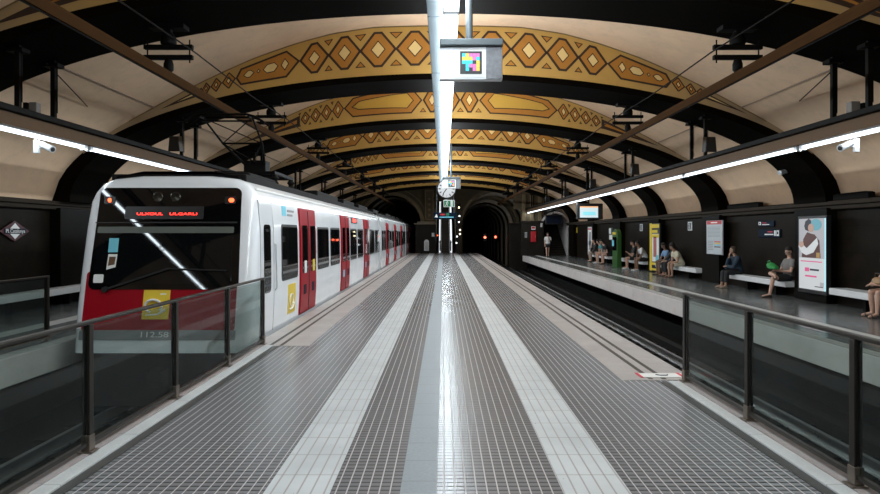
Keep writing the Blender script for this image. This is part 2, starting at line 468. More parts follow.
# painted friezes on the crescent above each rib
def inset(poly, w):
    """move every edge of a convex polygon (u, z) inwards by w"""
    n = len(poly); ar = sum(poly[i][0] * poly[(i + 1) % n][1] - poly[(i + 1) % n][0] * poly[i][1] for i in range(n)); sg = 1 if ar > 0 else -1
    L = []
    for i in range(n):
        (x0, z0), (x1, z1) = poly[i], poly[(i + 1) % n]
        dx, dz = x1 - x0, z1 - z0; l = math.hypot(dx, dz) or 1e-9
        nx, nz = -dz / l * sg, dx / l * sg
        L.append((x0 + nx * w, z0 + nz * w, dx, dz))
    out = []
    for i in range(n):
        x0, z0, dx, dz = L[i - 1]; x1, z1, ex, ez = L[i]
        det = dx * ez - dz * ex
        if abs(det) < 1e-9: out.append((x1, z1)); continue
        t = ((x1 - x0) * ez - (z1 - z0) * ex) / det
        out.append((x0 + dx * t, z0 + dz * t))
    return out

def frieze(yf, kind):
    f = MB()
    # ground
    lo, hi = [], []
    for k in range(81):
        x = -8.7 + 17.4 * k / 80; X = x + VC
        lo.append((X, yf, ztop(X) - .04)); hi.append((X, yf, zvault(X) + .02))
    f.loft([lo, hi], False, False, 0)
    C = .14
    def P(u, v):
        X = VC + C + u; z = ztop(X); return (X, z + .07 + v * (max(.05, dcres(X - VC)) - .11))
    def put(poly, off, mi): f.poly([(x, yf - off, z) for x, z in poly], mi)
    def outlined(pts, w, mi, off=.004):
        q = [P(*p) for p in pts]; put(q, off, 3); put(inset(q, w), off + .004, mi)
        return q
    def diamond(u, hw, mi=1, w=.055, inner=True, flat=.22, vlo=.08, vhi=.92):
        fl = hw * flat
        outlined([(u - hw, .5), (u - fl, vhi), (u + fl, vhi), (u + hw, .5), (u + fl, vlo), (u - fl, vlo)], w, mi)
        if inner:
            k = .40; m2 = .17
            q = [P(u - hw * k, .5), P(u, .5 + m2 * 1.25), P(u + hw * k, .5), P(u, .5 - m2 * 1.25)]
            put(q, .012, 3); put(inset(q, .022), .016, 4)
    def tri(u, up, s=.15):
        v0, v1 = ((.10, .25) if up else (.90, .74))
        pts = [(u - s, v0), (u + s, v0), (u, v1)]
        q = [P(*p) for p in pts]; put(q, .004, 3); put(inset(q, .022), .008, 1)
    if kind == 0:
        cs = [0, .92, 1.8, 2.6, 3.32]; hws = [.495, .475, .45, .405, .365]
        for c, hw in zip(cs, hws):
            for sg in ((1, -1) if c else (1,)): diamond(sg * c, hw)
        mids = [.47, 1.37, 2.22, 2.98]
        for m, s in zip(mids, (.16, .15, .13, .10)):
            for sg in (1, -1): tri(sg * m, True, s); tri(sg * m, False, s * 1.1)
        for sg in (1, -1):
            a, b = 3.66, 5.2
            outlined([(sg * a, .5), (sg * (a + .32), .92), (sg * (b - .12), .86), (sg * b, .5), (sg * (b - .12), .12), (sg * (a + .32), .08)], .045, 1)
            for u0, u1, hh in ((3.92, 4.12, .2), (4.17, 4.55, .16), (4.6, 4.7, .09), (4.74, 5.02, .15)):
                m_ = (u0 + u1) / 2; e = min(.1, (u1 - u0) / 2)
                q = [P(sg * u0, .5), P(sg * (u0 + e), .5 + hh), P(sg * (u1 - e), .5 + hh), P(sg * u1, .5), P(sg * (u1 - e), .5 - hh), P(sg * (u0 + e), .5 - hh)] if u1 - u0 > .25 else [P(sg * u0, .5), P(sg * m_, .5 + hh), P(sg * u1, .5), P(sg * m_, .5 - hh)]
                put(q, .012, 3); put(inset(q, .02), .016, 4)
            for c, hw in ((5.36, .17), (5.66, .14), (5.9, .11)): diamond(sg * c, hw, 1, .03, True, .1, .1, .9)
            q = [P(sg * 6.0, .7), P(sg * 6.0, .15), P(sg * 7.0, .1)]; put(q, .004, 3)
            q = [P(sg * 6.05, .52), P(sg * 6.05, .34), P(sg * 6.6, .26)]; put(q, .009, 4)
    else:
        for c in (0, .62):
            for sg in ((1, -1) if c else (1,)): diamond(sg * c, .31 if c else .32, 1)
        for sg in (1, -1):
            tri(sg * .32, True, .12); tri(sg * .92, True, .11)
            a, b = .94, 3.55
            n = 9
            pts = [(sg * a, .5), (sg * (a + .36), .93)] + [(sg * (a + .36 + (b - .3 - a - .36) * k / n), .93 - .1 * k / n) for k in range(1, n + 1)] + [(sg * b, .5), (sg * (b - .3), .1)]
            pts += [(sg * (b - .3 + (a + .36 - b + .3) * k / n), .1 - .03 * k / n) for k in range(1, n + 1)]
            outlined(pts, .045, 1)
            pts = [(sg * (a + .28), .5), (sg * (a + .5), .76)] + [(sg * (a + .5 + (b - .5 - a - .5) * k / n), .76 - .1 * k / n) for k in range(1, n + 1)] + [(sg * (b - .25), .48), (sg * (b - .5), .34)]
            pts += [(sg * (b - .5 + (a + .5 - b + .5) * k / n), .34 - .1 * k / n) for k in range(1, n + 1)]
            q = [P(*p) for p in pts]; put(q, .012, 3); put(inset(q, .028), .016, 2)
            for c, hw in ((3.74, .2), (4.12, .19), (4.48, .18), (4.82, .16)):
                diamond(sg * c, hw, 1, .035, True, .12, .15, .85); tri(sg * (c + .19), True, .05); tri(sg * (c + .19), False, .05)
            q = [P(sg * 5.0, .75), P(sg * 5.0, .12), P(sg * 6.9, .1)]; put(q, .004, 3)
            q = [P(sg * 5.1, .55), P(sg * 5.1, .32), P(sg * 6.2, .22)]; put(q, .009, 1)
    # weathered upper border line
    for k in range(60):
        a = -7.6 + 15.2 * k / 60; b = a + 15.2 / 60; XA, XB = VC + a, VC + b
        f.poly([(XA, yf - .006, zvault(XA) - .03), (XB, yf - .006, zvault(XB) - .03), (XB, yf - .006, zvault(XB) + .01), (XA, yf - .006, zvault(XA) + .01)], 5)
    S(f.build('ceiling_frieze', [M['frieze'], M['frieze_o'], M['frieze_y'], M['frieze_d'], M['frieze_c'], M['dirtedge']], fix=False))
k = 0
for r in ribs:
    if r + RIBW > Y1 - .2: continue
    frieze(r - .004, (round((r - RIB0) / RIBS)) % 2)
    f = MB(); lo, hi = [], []
    for q in range(41):
        X = VC - 8.8 + 17.6 * q / 40; lo.append((X, r + RIBW - .03, ztop(X) - .05)); hi.append((X, r + RIBW - .03, zvault(X) + .02))
    f.loft([lo, hi], False, False); S(f.build('ceiling_back_face', M['vault'], fix=False))

# far end: the wall with the two tunnel mouths and the passage of the escalator
LC, LR, LS = -4.42, 2.55, 2.35
RC, RR, RS = 3.55, 2.05, 2.25
EX0, EX1, EH = -.62, 1.02, 4.4
def end_wall():
    f = MB()
    xs_ = sorted(set([round(-9.7 + 19.4 * k / 97, 3) for k in range(98)] + [LC - LR, LC + LR, RC - RR, RC + RR, EX0, EX1] + [LC + LR * math.cos(PI * k / 24) for k in range(25)] + [RC + RR * math.cos(PI * k / 24) for k in range(25)]))
    def low(x):
        if abs(x - LC) < LR: return LS + math.sqrt(LR * LR - (x - LC) ** 2)
        if abs(x - RC) < RR: return RS + math.sqrt(RR * RR - (x - RC) ** 2)
        if EX0 < x < EX1: return EH
        return -1.3
    for a, b in zip(xs_, xs_[1:]):
        if b - a < 1e-6: continue
        m = (a + b) / 2
        def lo(x):
            if abs(m - LC) < LR: return LS + math.sqrt(max(0, LR * LR - (x - LC) ** 2))
            if abs(m - RC) < RR: return RS + math.sqrt(max(0, RR * RR - (x - RC) ** 2))
            return low(m)
        ta, tb = (max(lo(a) + .01, min(zvault(a) + .1, 6.8))), (max(lo(b) + .01, min(zvault(b) + .1, 6.8)))
        f.add([(a, Y1, lo(a)), (b, Y1, lo(b)), (b, Y1, tb), (a, Y1, ta), (a, Y1 + .5, lo(a)), (b, Y1 + .5, lo(b)), (b, Y1 + .5, tb), (a, Y1 + .5, ta)],
              [(0, 1, 2, 3), (7, 6, 5, 4), (0, 4, 5, 1)])
    S(f.build('wall_end', M['endwall']))
end_wall()
def arch_ring(c, s, r0, r1, y0, y1, mat, name, legs=True, zb=-1.2):
    f = MB(); loops = []
    pts = [(math.cos(PI - PI * k / 36), math.sin(PI - PI * k / 36)) for k in range(37)]
    seq = ([(c - r0, zb, c - r1, zb)] if legs else []) + [(c + r0 * a, s + r0 * b, c + r1 * a, s + r1 * b) for a, b in pts] + ([(c + r0, zb, c + r1, zb)] if legs else [])
    for x0, z0, x1, z1 in seq: loops.append([(x0, y0, z0), (x1, y0, z1), (x1, y1, z1), (x0, y1, z0)])
    f.loft(loops, True, True); return S(f.build(name, mat, smooth=True))
arch_ring(LC, LS, LR - .02, LR + .28, Y1 - .12, Y1 + .1, M['endorn'], 'wall_end_arch')
arch_ring(LC, LS, LR + .55, LR + .62, Y1 - .06, Y1 + .1, M['endorn'], 'wall_end_moulding', False)
# the nested bands on the mouth of the other tunnel
for i in range(4):
    arch_ring(RC + .26 * i, RS, RR + .26 * i, RR + .26 * (i + 1), Y1 - .25 - .55 * i, Y1 + .05, M['archband' if i % 2 == 0 else 'endwall'], 'wall_end_arch')
# tunnels
def tunnel(c, s, r, ye, name, rings):
    f = MB(); loops = []
    pts = [(-1, None)] + [(math.cos(PI - PI * k / 24), math.sin(PI - PI * k / 24)) for k in range(25)] + [(1, None)]
    for y in (Y1 + .3, ye):
        loops.append([(c + r * a, y, -1.3 if b is None else s + r * b) for a, b in pts])
    f.loft(loops, False, False)
    f.poly(loops[1]); S(f.build('wall_tunnel_' + name, M['void'], fix=False))
    for k in range(rings):
        arch_ring(c, s, r - .16, r + .05, Y1 + 3 + 4.5 * k, Y1 + 3.7 + 4.5 * k, M['archband'], 'wall_tunnel_rib')
tunnel(LC, LS, LR, 92, 'left', 5)
tunnel(RC + .1, RS, RR, 92, 'right', 7)
# central pier: dark stone below, painted pilaster above
f = MB(); f.box(-2.35, EX0, Y1 - .75, Y1 + .02, 0, 2.42); S(f.build('wall_pier', M['stone'], bevel=.02))
f = MB(); f.box(-2.48, EX0 + .02, Y1 - .9, Y1, 2.42, 2.52); f.box(-2.2, EX0 - .05, Y1 - .8, Y1, 2.52, 2.66); S(f.build('wall_pier_cornice', M['archband'], bevel=.02))
f = MB(); f.box(-1.62, -.78, Y1 - .35, Y1, 2.66, 5.5); S(f.build('wall_pier_pilaster', M['endwall'], bevel=.02))
f = MB()
for x0, x1 in ((-1.56, -1.5), (-.9, -.84)): f.box(x0, x1, Y1 - .38, Y1 - .34, 2.8, 5.3)
f.box(-1.56, -.84, Y1 - .38, Y1 - .34, 5.24, 5.3); f.box(-1.56, -.84, Y1 - .38, Y1 - .34, 2.8, 2.86)
for z in (3.2, 3.65, 4.1, 4.55): f.lathe((-1.2, Y1 - .37, z), [(.10, 0), (.12, -.02), (.06, -.03)], 6, 'y')
S(f.build('wall_pier_moulding', M['endorn']))
f = MB(); f.box(EX1, 1.55, Y1 - .3, Y1 + .02, 0, 2.9); S(f.build('wall_pier_narrow', M['stone'], bevel=.02))
f = MB(); f.box(5.15, 6.6, Y1 - 4.2, Y1 - 2.6, -1.2, 2.35); f.box(5.1, 6.65, Y1 - 4.3, Y1 - 2.5, 2.35, 2.5); S(f.build('wall_pier_right', M['stone'], bevel=.03))

# end of the platform on the photograph's right: pier with pilasters, then the stairs
PE = 49.6
f = MB()
f.box(5.85, 7.55, PE, PE + .5, 0, 2.45)
f.box(5.75, 7.6, PE - .06, PE + .5, 2.45, 2.6)
S(f.build('wall_stair_pier', M['stone'], bevel=.02))
f = MB(); f.box(5.3, WX + .3, PE + .05, PE + .4, 3.5, 6.2); f.box(5.85, 7.55, PE + .05, PE + .4, 2.6, 3.5)
S(f.build('wall_stair_header', M['endwall']))
f = MB()
for x in (5.9, 6.5, 7.1): f.box(x, x + .28, PE - .04, PE + .06, 2.62, 4.6)
S(f.build('wall_stair_moulding', M['endorn'], bevel=.02))
f = MB()
for k in range(24): f.box(7.55, 9.3, PE + .5 + .29 * k, PE + .5 + .29 * (k + 1) + .02, -.05, .165 * (k + 1))
S(f.build('stair_flight', M['stone']))
f = MB()
f.prism([(9.3, PE + .2, 0), (9.3, PE + .2, 3.2), (9.3, PE + 7.6, 6.8), (9.3, PE + 7.6, 0)], (.12, 0, 0))
S(f.build('wall_stair', M['fascia']))
f = MB(); loops = []
for y, dz in ((PE + .42, 0), (PE + 7.6, 4.0)):
    loops.append([(8.42 + 1.05 * math.cos(PI * k / 16), y, 2.15 + dz + 1.3 * math.sin(PI * k / 16)) for k in range(17)])
f.loft(loops, False, False); S(f.build('ceiling_stair', M['fascia'], smooth=True, fix=False))
f = MB(); f.box(7.45, 7.55, PE + .5, PE + 7.6, 0, 6.5); f.box(7.3, 9.5, PE + 7.5, PE + 7.6, 0, 7); S(f.build('wall_stairwell', M['void']))
arch_ring(8.42, 2.15, 1.0, 1.16, PE - .02, PE + .45, M['fascia'], 'wall_stair_arch', False)
# ------------------------------------------------------------------ lamps, trays, contact rails
def light_beam(sx, ye, lab):
    X = sx * 6.35; zt = 3.20
    root = thing('lighting_trough', lab, 'lighting beam', (X, 2.0, zt))
    f = MB(); f.box(X - .13, X + .13, Y0 + .2, ye, zt + .05, zt + .24); f.build('beam', M['beam'], root, bevel=.008)
    f = MB(); f.box(X - .21, X + .21, Y0 + .2, ye, zt + .24, zt + .33); f.build('cover', M['darkmetal'], root, bevel=.01)
    for r in ribs:
        if r < 2 or r + RIBW > ye + 1: continue
        for y in (r + .25, r + 1.15):
            zz = Z0 + B_SOF * math.sqrt(1 - ((X - VC) / A_SOF) ** 2)
            f = MB(); f.bar((X, y, zt + .33), (X, y, zz + .05), .07, .07); f.box(X - .12, X + .12, y - .1, y + .1, zz - .10, zz - .04)
            f.bar((X + .06, y, zt + .45), (X + .06, y, zz - .1), .012, .012)
            f.build('hanger', M['darkmetal'], root)
    return root
BEAM_L = light_beam(-1, 51., 'long brown lighting beam above the platform behind the train')
BEAM_R = light_beam(1, 51., 'long brown lighting beam over the platform where people sit on benches')

def fixture(X, y, L):
    t = thing('fluorescent_fixture', '', 'light', (X, y, 3.25), 'fluorescent fixtures under the lighting beams')
    f = MB(); f.box(X - .05, X + .05, y + .05, y + L - .05, 3.235, 3.25); f.build('housing', M['white'], t)
    f = MB(); f.box(X - .027, X + .027, y + .12, y + L - .12, 3.18, 3.235); f.build('fluorescent_tube', M['tube'], t)
    for e in (y + .05, y + L - .13):
        f = MB(); f.box(X - .045, X + .045, e, e + .08, 3.165, 3.235); f.build('end_cap', M['white'], t)
    return t
ordn = ['first', 'second', 'third', 'fourth', 'fifth', 'sixth', 'seventh', 'eighth', 'ninth', 'tenth']
for sx, where in ((1, 'over the bench platform'), (-1, 'over the platform behind the train')):
    first = None; ys = [.55 + 5.6 * k for k in range(0, 9)]
    for k, y in enumerate(ys):
        if first is None: first = o = fixture(sx * 6.35, y, 5.6)
        else: o = dup(first, (sx * 6.35, y, 3.25))
        o['label'] = ('white fluorescent strip %s, %s in view along the beam' % (where, ordn[k - 1])) if k else 'white fluorescent strip %s, beside the camera and out of view' % where

# central cable tray and luminaires
TZ = 4.58
t = thing('cable_tray', 'blue grey cable tray running overhead along the middle of the hall', 'cable tray', (-.11, 2, TZ))
for k in range(18):
    y = Y0 + .3 + k * 3.1
    f = MB(); f.box(-.215, -.015, y, y + 3.07, TZ, TZ + .12); f.build('tray_section', M['tray'], t, bevel=.006)
for r in ribs:
    if r < 2 or r > 50: continue
    f = MB(); f.bar((-.11, r + .7, TZ + .12), (-.11, r + .7, Z0 + B_SOF), .03, .03); f.build('hanger', M['darkmetal'], t)
LZ = 4.52
def luminaire(y, L):
    t = thing('ceiling_luminaire', '', 'light', (.1, y, LZ), 'luminaires along the middle of the hall')
    f = MB(); f.box(-.005, .205, y, y + L, LZ + .11, LZ + .15); f.build('housing', M['galv'], t, bevel=.008)
    f = MB(); f.box(.01, .19, y + .2, y + L - .02, LZ + .15, LZ + .165); f.build('added_top_glow', M['upfill'], t)  # unseen glowing strip added on top to light the vault crown
    f = MB(); f.box(.008, .192, y + .2, y + L - .02, LZ - .05, LZ + .11); f.build('diffuser', M['lamp'], t)
    f = MB(); f.box(.0, .2, y, y + .2, LZ - .02, LZ + .03); f.build('end_cap', M['galv'], t, bevel=.01)
    f = MB(); f.bar((.1, y + L / 2, LZ + .14), (.1, y + L / 2, 5.45), .02, .02); f.build('hanger', M['darkmetal'], t)
    return t
first = None
LP = 5.2
for k in range(10):
    y = 8.3 - 2 * LP + k * LP
    if first is None: first = o = luminaire(y, LP - .02)
    else: o = dup(first, (.1, y, LZ))
    o['label'] = ('white overhead luminaire in the middle of the hall, %s in view from the camera' % ordn[k - 1]) if k else 'white overhead luminaire directly above the camera position'

# rigid contact rails with their supports under the ribs
for X, lab in ((-4.30, 'brown overhead contact rail running above the train'), (4.60, 'brown overhead contact rail above the empty track')):
    sx = -1 if X < 0 else 1
    t = thing('contact_rail', lab, 'contact rail', (X, 4, 4.12))
    f = MB(); f.prism([(X - .075, Y0 + .3, 4.20), (X + .075, Y0 + .3, 4.20), (X + .07, Y0 + .3, 4.165), (X + .035, Y0 + .3, 4.075), (X - .035, Y0 + .3, 4.075), (X - .07, Y0 + .3, 4.165)], (0, 90, 0))
    f.build('profile', M['busbar'], t)
    f = MB(); f.tube((X, Y0 + .3, 4.07), (X, 83, 4.07), .011, None, 6); f.build('contact_wire', M['darkmetal'], t)
    t2 = thing('overhead_cable', 'thin black cable strung above the contact rail over the %s' % ('train' if sx < 0 else 'empty track'), 'cable', (X, 4, 4.45))
    pts = []
    for r in [q + RIBW / 2 for q in ribs if q < 52]: pts.append((X + .42 * sx * -1, r, 4.52))
    f = MB()
    for a, b in zip(pts, pts[1:]):
        m_ = ((a[0] + b[0]) / 2, (a[1] + b[1]) / 2, 4.47); f.path([a, m_, b], .012, 5)
    f.build('cable', M['darkmetal'], t2)
    firsts = None
    for k, r in enumerate([q for q in ribs if 5 < q < 51]):
        y = r + RIBW / 2; zz = Z0 + B_SOF * math.sqrt(1 - ((X - VC) / A_SOF) ** 2)
        if firsts is None:
            s = thing('contact_rail_support', '', 'insulator bracket', (X, y, 4.18), 'insulated brackets holding the contact rails')
            f = MB(); f.box(X - .28, X + .28, y - .12, y + .12, zz - .12, zz - .05); f.bar((X, y, zz - .1), (X, y, 4.80), .10, .10)
            f.build('post', M['darkmetal'], s, bevel=.01)
            f = MB(); f.lathe((X, y, 4.64), [(.11, 0), (.12, .02), (.12, .10), (.06, .2)], 14); f.build('insulator', M['darkmetal'], s, True)
            for z in (4.60, 4.44):
                f = MB(); f.box(X - .38, X + .38, y - .04, y + .04, z - .03, z + .04); f.build('crossbar', M['darkmetal'], s, bevel=.006)
            for dx in (-.33, .33):
                f = MB(); f.tube((X + dx, y, 4.36), (X + dx, y, 4.72), .012, None, 6); f.build('tie_rod', M['darkmetal'], s)
            f = MB(); f.lathe((X, y, 4.203), [(.04, 0), (.075, .05), (.075, .14), (.05, .22)], 14); f.build('clamp', M['darkmetal'], s, True)
            firsts = o = s
        else: o = dup(firsts, (X, y, 4.18))
        o['label'] = 'black insulated bracket over the %s, under the %s dark rib from the camera' % ('train track' if sx < 0 else 'empty track', ordn[k])

# loudspeakers by the hangers and security cameras under the beams
def loudspeaker(X, y, lab):
    t = thing('loudspeaker', lab, 'loudspeaker', (X, y, 3.75), 'loudspeakers on the beam hangers')
    f = MB(); f.prism([(X - .14, y - .34, 3.62), (X + .14, y - .34, 3.62), (X + .11, y - .34, 3.98), (X - .11, y - .34, 3.98)], (0, .22, .03)); f.build('cabinet', M['black'], t, bevel=.015)
    f = MB(); f.box(X - .025, X + .025, y - .13, y - .037, 3.78, 3.84); f.build('bracket', M['darkmetal'], t)
    return t
LS1 = None
for k, r in enumerate([q for q in ribs if 12 < q < 45]):
    lab = 'black loudspeaker on the %s pair of beam hangers over the benches' % ordn[k]
    if LS1 is None: LS1 = loudspeaker(6.35, r + .25, lab)
    else: dup(LS1, (6.35, r + .25, 3.75), lab)
dup(LS1, (-6.35, RIB0 + .25 - .12, 3.75), 'black loudspeaker hanging behind the train pantograph')
M['boxgrey'] = plain('grey_junction_box', (.16, .145, .13), .6)
t = thing('junction_box', 'small pale junction box on the beam hanger above the station name sign', 'junction box', (-6.35, 10.3, 3.56))
f = MB(); f.box(-6.40, -6.28, 10.18, 10.30, 3.56, 3.72); f.build('box_body', M['boxgrey'], t, bevel=.01)
f = MB(); f.box(-6.50, -6.44, 10.2, 10.28, 3.535, 3.72); f.build('cable_gland', M['darkmetal'], t)
t = thing('junction_box', 'small pale junction box on the beam hanger above the bench platform', 'junction box', (6.35, 10.1, 3.56))
f = MB(); f.box(6.28, 6.42, 10.16, 10.30, 3.56, 3.73); f.build('box_body', M['boxgrey'], t, bevel=.01)
f = MB(); f.box(6.44, 6.52, 10.12, 10.28, 3.535, 3.7); f.build('cable_gland', M['darkmetal'], t)

def cctv(X, y, lab, fx, fz=-.05):
    t = thing('security_camera', lab, 'security camera', (X, y, 3.05), 'white security cameras under the beams')
    f = MB(); f.box(X - .04, X + .04, y - .03, y + .03, 2.95, 3.155); f.build('mount', M['white'], t, bevel=.008)
    f = MB(); f.bar((X, y, 3.02), (X + fx * .08, y, 3.06), .04, .04); f.build('arm', M['white'], t)
    f = MB(); f.tube((X + fx * .07, y, 3.09), (X + fx * .30, y - .08, 3.05 + fz), .048, .056, 14); f.build('camera_body', M['white'], t, True)
    f = MB(); f.tube((X + fx * .298, y - .0795, 3.05 + fz), (X + fx * .31, y - .083, 3.048 + fz), .036, .034, 14); f.build('lens', M['black'], t)
    return t
cctv(-6.38, 10.35, 'white security camera under the beam nearest the station name sign', 1)
cctv(6.38, 10.2, 'white security camera under the beam above the bench platform', -1)
t = thing('security_camera', 'small pale dome camera mounted on the dark rib above the blue signs', 'security camera', (9.0, 17.0, 3.3))
f = MB(); f.box(8.86, 8.98, 16.9, 17.05, 3.22, 3.34); f.build('mount', M['galv'], t, bevel=.01)
f = MB(); f.tube((8.86, 16.95, 3.3), (8.5, 16.7, 3.22), .05, .06, 12); f.build('camera_body', M['white'], t, True)
# stay wires from the beam hangers up to the vault, cable boxes on the cornice
for sx, bm_ in ((-1, BEAM_L), (1, BEAM_R)):
    xb = sx * 7.5; f = MB(); f.tube((sx * 6.35, 10.55, 4.42), (xb, 13.9, zvault(xb) - .01), .011, None, 6); f.build('stay_wire', M['darkmetal'], bm_)
for ya_, yb_2, lab in ((14.3, 15.6, 'long black cable box lying on the cornice above the lit advertising panel'), (19.3, 21.4, 'long black cable box lying on the cornice above the two navy signs')):
    t = thing('cable_box', lab, 'cable box', (9.27, ya_, 2.46))
    f = MB(); f.box(9.2, 9.36, ya_, yb_2, 2.462, 2.60); f.build('box_body', M['void'], t, bevel=.015)
    f = MB(); f.box(9.185, 9.375, ya_ + .1, yb_2 - .1, 2.60, 2.615); f.build('lid', M['void'], t)

# ------------------------------------------------------------------ hanging signs and clock
def code_sign(y, lab):
    x0, x1, z0, z1 = -.045, .715, 3.56, 3.96
    t = thing('hanging_sign', lab, 'sign', (.33, y, z0), 'hanging signs with a coloured code square')
    f = MB(); f.box(x0, x1, y, y + .12, z0, z1); f.build('sign_box', M['white'], t, bevel=.008)
    f = MB(); f.box(x0, x1 + .005, y - .06, y + .18, z1, z1 + .085); f.build('top_rail', M['tray'], t, bevel=.012)
    f = MB(); f.tube((.315, y + .06, z1 + .08), (.315, y + .06, 5.45), .042, None, 14); f.build('hanger_pole', M['tray'], t, True)
    f = MB(); f.box(.515, x1 - .008, y - .012, y, z0 + .01, z1 - .005); f.build('metal_cover', M['scuffed'], t)
    f = MB(); f.box(.15, .50, y - .006, y, z0 + .03, z1 - .02); f.build('code_plate', M['stickerwhite'], t)
    f = MB(); f.box(.20, .465, y - .010, y - .006, z0 + .065, z1 - .06); f.build('code_square', M['black'], t)
    cols = {'c': M['codecyan'], 'm': M['codemag'], 'y': M['codeyel']}
    grid = ['cymmm', 'yyymc', 'cccky', 'kcmmy', 'kckmy']
    w = .043
    for i, row in enumerate(grid):
        for j, c in enumerate(row):
            if c in cols:
                x = .225 + j * w; z = z1 - .085 - i * w
                f = MB(); f.box(x, x + w - .002, y - .013, y - .010, z - w + .002, z); f.build('code_cell', cols[c], t)
    return t
M['scuffed'] = plain('scuffed_grey_metal', (.17, .175, .19), .4, .3, .55, 14)
M['codecyan'] = plain('cyan_print', (.03, .62, .80), .5, 0, .03); M['codemag'] = plain('magenta_print', (.75, .18, .50), .5, 0, .03); M['codeyel'] = plain('yellow_print', (.92, .62, .08), .5, 0, .03)
s1 = code_sign(8.0, 'large white hanging sign with coloured code square, hung from a blue grey pole')
s2 = dup(s1, (.33, 27.6, 3.56), 'small white hanging code sign in front of the round clock')

c0 = (.14, 30.2, 3.72)
t = thing('station_clock', 'round white station clock with black hour marks hanging above the escalator', 'clock', c0)
f = MB(); f.lathe(c0, [(.40, .0), (.43, .02), (.43, .14), (.40, .16)], 40, 'y'); f.build('case', M['black'], t, True)
f = MB(); f.lathe(c0, [(.40, -.012), (.40, 0)], 40, 'y'); f.build('face', M['clockface'] if 'clockface' in M else M.setdefault('clockface', emit('lit_clock_face', (.95, .98, 1.), .35)), t)
for k in range(12):
    a = PI * 2 * k / 12; f = MB(); u = Vector((math.sin(a), 0, math.cos(a)))
    f.bar(Vector(c0) + u * .27 + Vector((0, -.016, 0)), Vector(c0) + u * .37 + Vector((0, -.016, 0)), .008, .045 if k % 3 else .06); f.build('hour_mark', M['black'], t)
for a, l, w, nm in ((R(40), .2, .05, 'hour_hand'), (R(215), .27, .04, 'minute_hand')):
    u = Vector((math.sin(a), 0, math.cos(a))); f = MB(); f.bar(Vector(c0) - u * .05 + Vector((0, -.02, 0)), Vector(c0) + u * l + Vector((0, -.02, 0)), .006, w); f.build(nm, M['black'], t)
f = MB(); f.tube((.14, 30.28, 4.1), (.14, 30.28, 5.45), .03, None, 10); f.build('hanger_pole', M['tray'], t)

t = thing('exit_sign', 'green and white running figure exit sign hanging under the clock', 'sign', (.28, 34, 3.05))
f = MB(); f.box(0, .58, 34, 34.12, 3.04, 3.40); f.build('sign_box', M['exitwhite'], t, bevel=.01)
for a_, b_ in ((.03, .36), (.49, .55)):
    f = MB(); f.box(a_, b_, 33.99, 34, 3.07, 3.37); f.build('green_panel', M['ledgreen'], t)
f = MB(); f.ball((.2, 33.985, 3.32), (.025, .004, .025)); f.bar((.19, 33.985, 3.29), (.16, 33.985, 3.2), .006, .05); f.bar((.16, 33.985, 3.2), (.21, 33.985, 3.15), .006, .035); f.bar((.21, 33.985, 3.15), (.19, 33.985, 3.09), .006, .03); f.bar((.16, 33.985, 3.2), (.12, 33.985, 3.13), .006, .03); f.bar((.12, 33.985, 3.13), (.07, 33.985, 3.12), .006, .03); f.bar((.19, 33.985, 3.28), (.26, 33.985, 3.23), .006, .025); f.bar((.18, 33.985, 3.28), (.11, 33.985, 3.25), .006, .025)
f.build('running_figure', M['exitwhite'], t)
f = MB(); f.box(.39, .46, 33.985, 34, 3.09, 3.35); f.build('door_pictogram', M['exitwhite'], t)
f = MB(); f.bar((.2, 34.06, 3.4), (.2, 34.06, 5.4), .03, .03); f.bar((.4, 34.06, 3.4), (.4, 34.06, 5.4), .03, .03); f.build('hanger_pole', M['tray'], t)

t = thing('direction_sign', 'wide navy direction sign hung across the foot of the escalator', 'sign', (.1, 49, 2.7))
f = MB(); f.box(-.75, .98, 49, 49.1, 2.72, 3.22); f.build('sign_board', M['bluesign'], t, bevel=.01)
f = MB(); f.prism([(-.66, 48.99, 2.86), (-.40, 48.99, 2.86), (-.53, 48.99, 3.12)], (0, .008, 0)); f.build('triangle_pictogram', M['stickerwhite'], t)
f = MB(); f.box(-.25, .12, 48.99, 49, 3.02, 3.13); f.build('red_text_line', M['redpaint'], t)
f = MB(); f.box(-.3, .75, 48.99, 49, 2.84, 2.92); f.build('white_text_line', M['cyan'], t)
f = MB(); f.box(.18, .42, 48.985, 49, 2.97, 3.18); f.build('green_pictogram', M['ledgreen'], t)
f = MB(); f.bar((-.5, 49.05, 3.2), (-.5, 49.05, 5.3), .03, .03); f.bar((.75, 49.05, 3.2), (.75, 49.05, 5.3), .03, .03); f.build('hanger_pole', M['tray'], t)

# ------------------------------------------------------------------ escalator at the far end
t = thing('escalator', 'narrow escalator with lit white sides climbing at the far end of the middle platform', 'escalator', (.15, 56.2, 0))
sl = .58
f = MB()
for k in range(22): f.box(-.18, .48, 56.2 + .36 * k, 56.2 + .36 * (k + 1), -.05, .02 + .21 * k)
f.build('steps', [M['escstep'] if 'escstep' in M else M.setdefault('escstep', plain('dark_escalator_tread', (.045, .036, .024), .5, .3))], t)
for x0, x1 in ((-.40, -.18), (.48, .74)):
    f = MB(); f.prism([(x0, 55.6, 0), (x0, 55.6, .9), (x0, 56.3, .95), (x0, 64.1, .95 + 7.8 * sl), (x0, 64.1, 0)], (x1 - x0, 0, 0)); f.build('balustrade', M['escglass'], t, bevel=.02)
    f = MB(); xm = (x0 + x1) / 2; f.path([(xm, 55.55, .2), (xm, 55.5, .55), (xm, 55.6, .93), (xm, 56.3, .99), (xm, 64.1, .99 + 7.8 * sl)], .05, 8); f.build('handrail', M['rubber'], t)
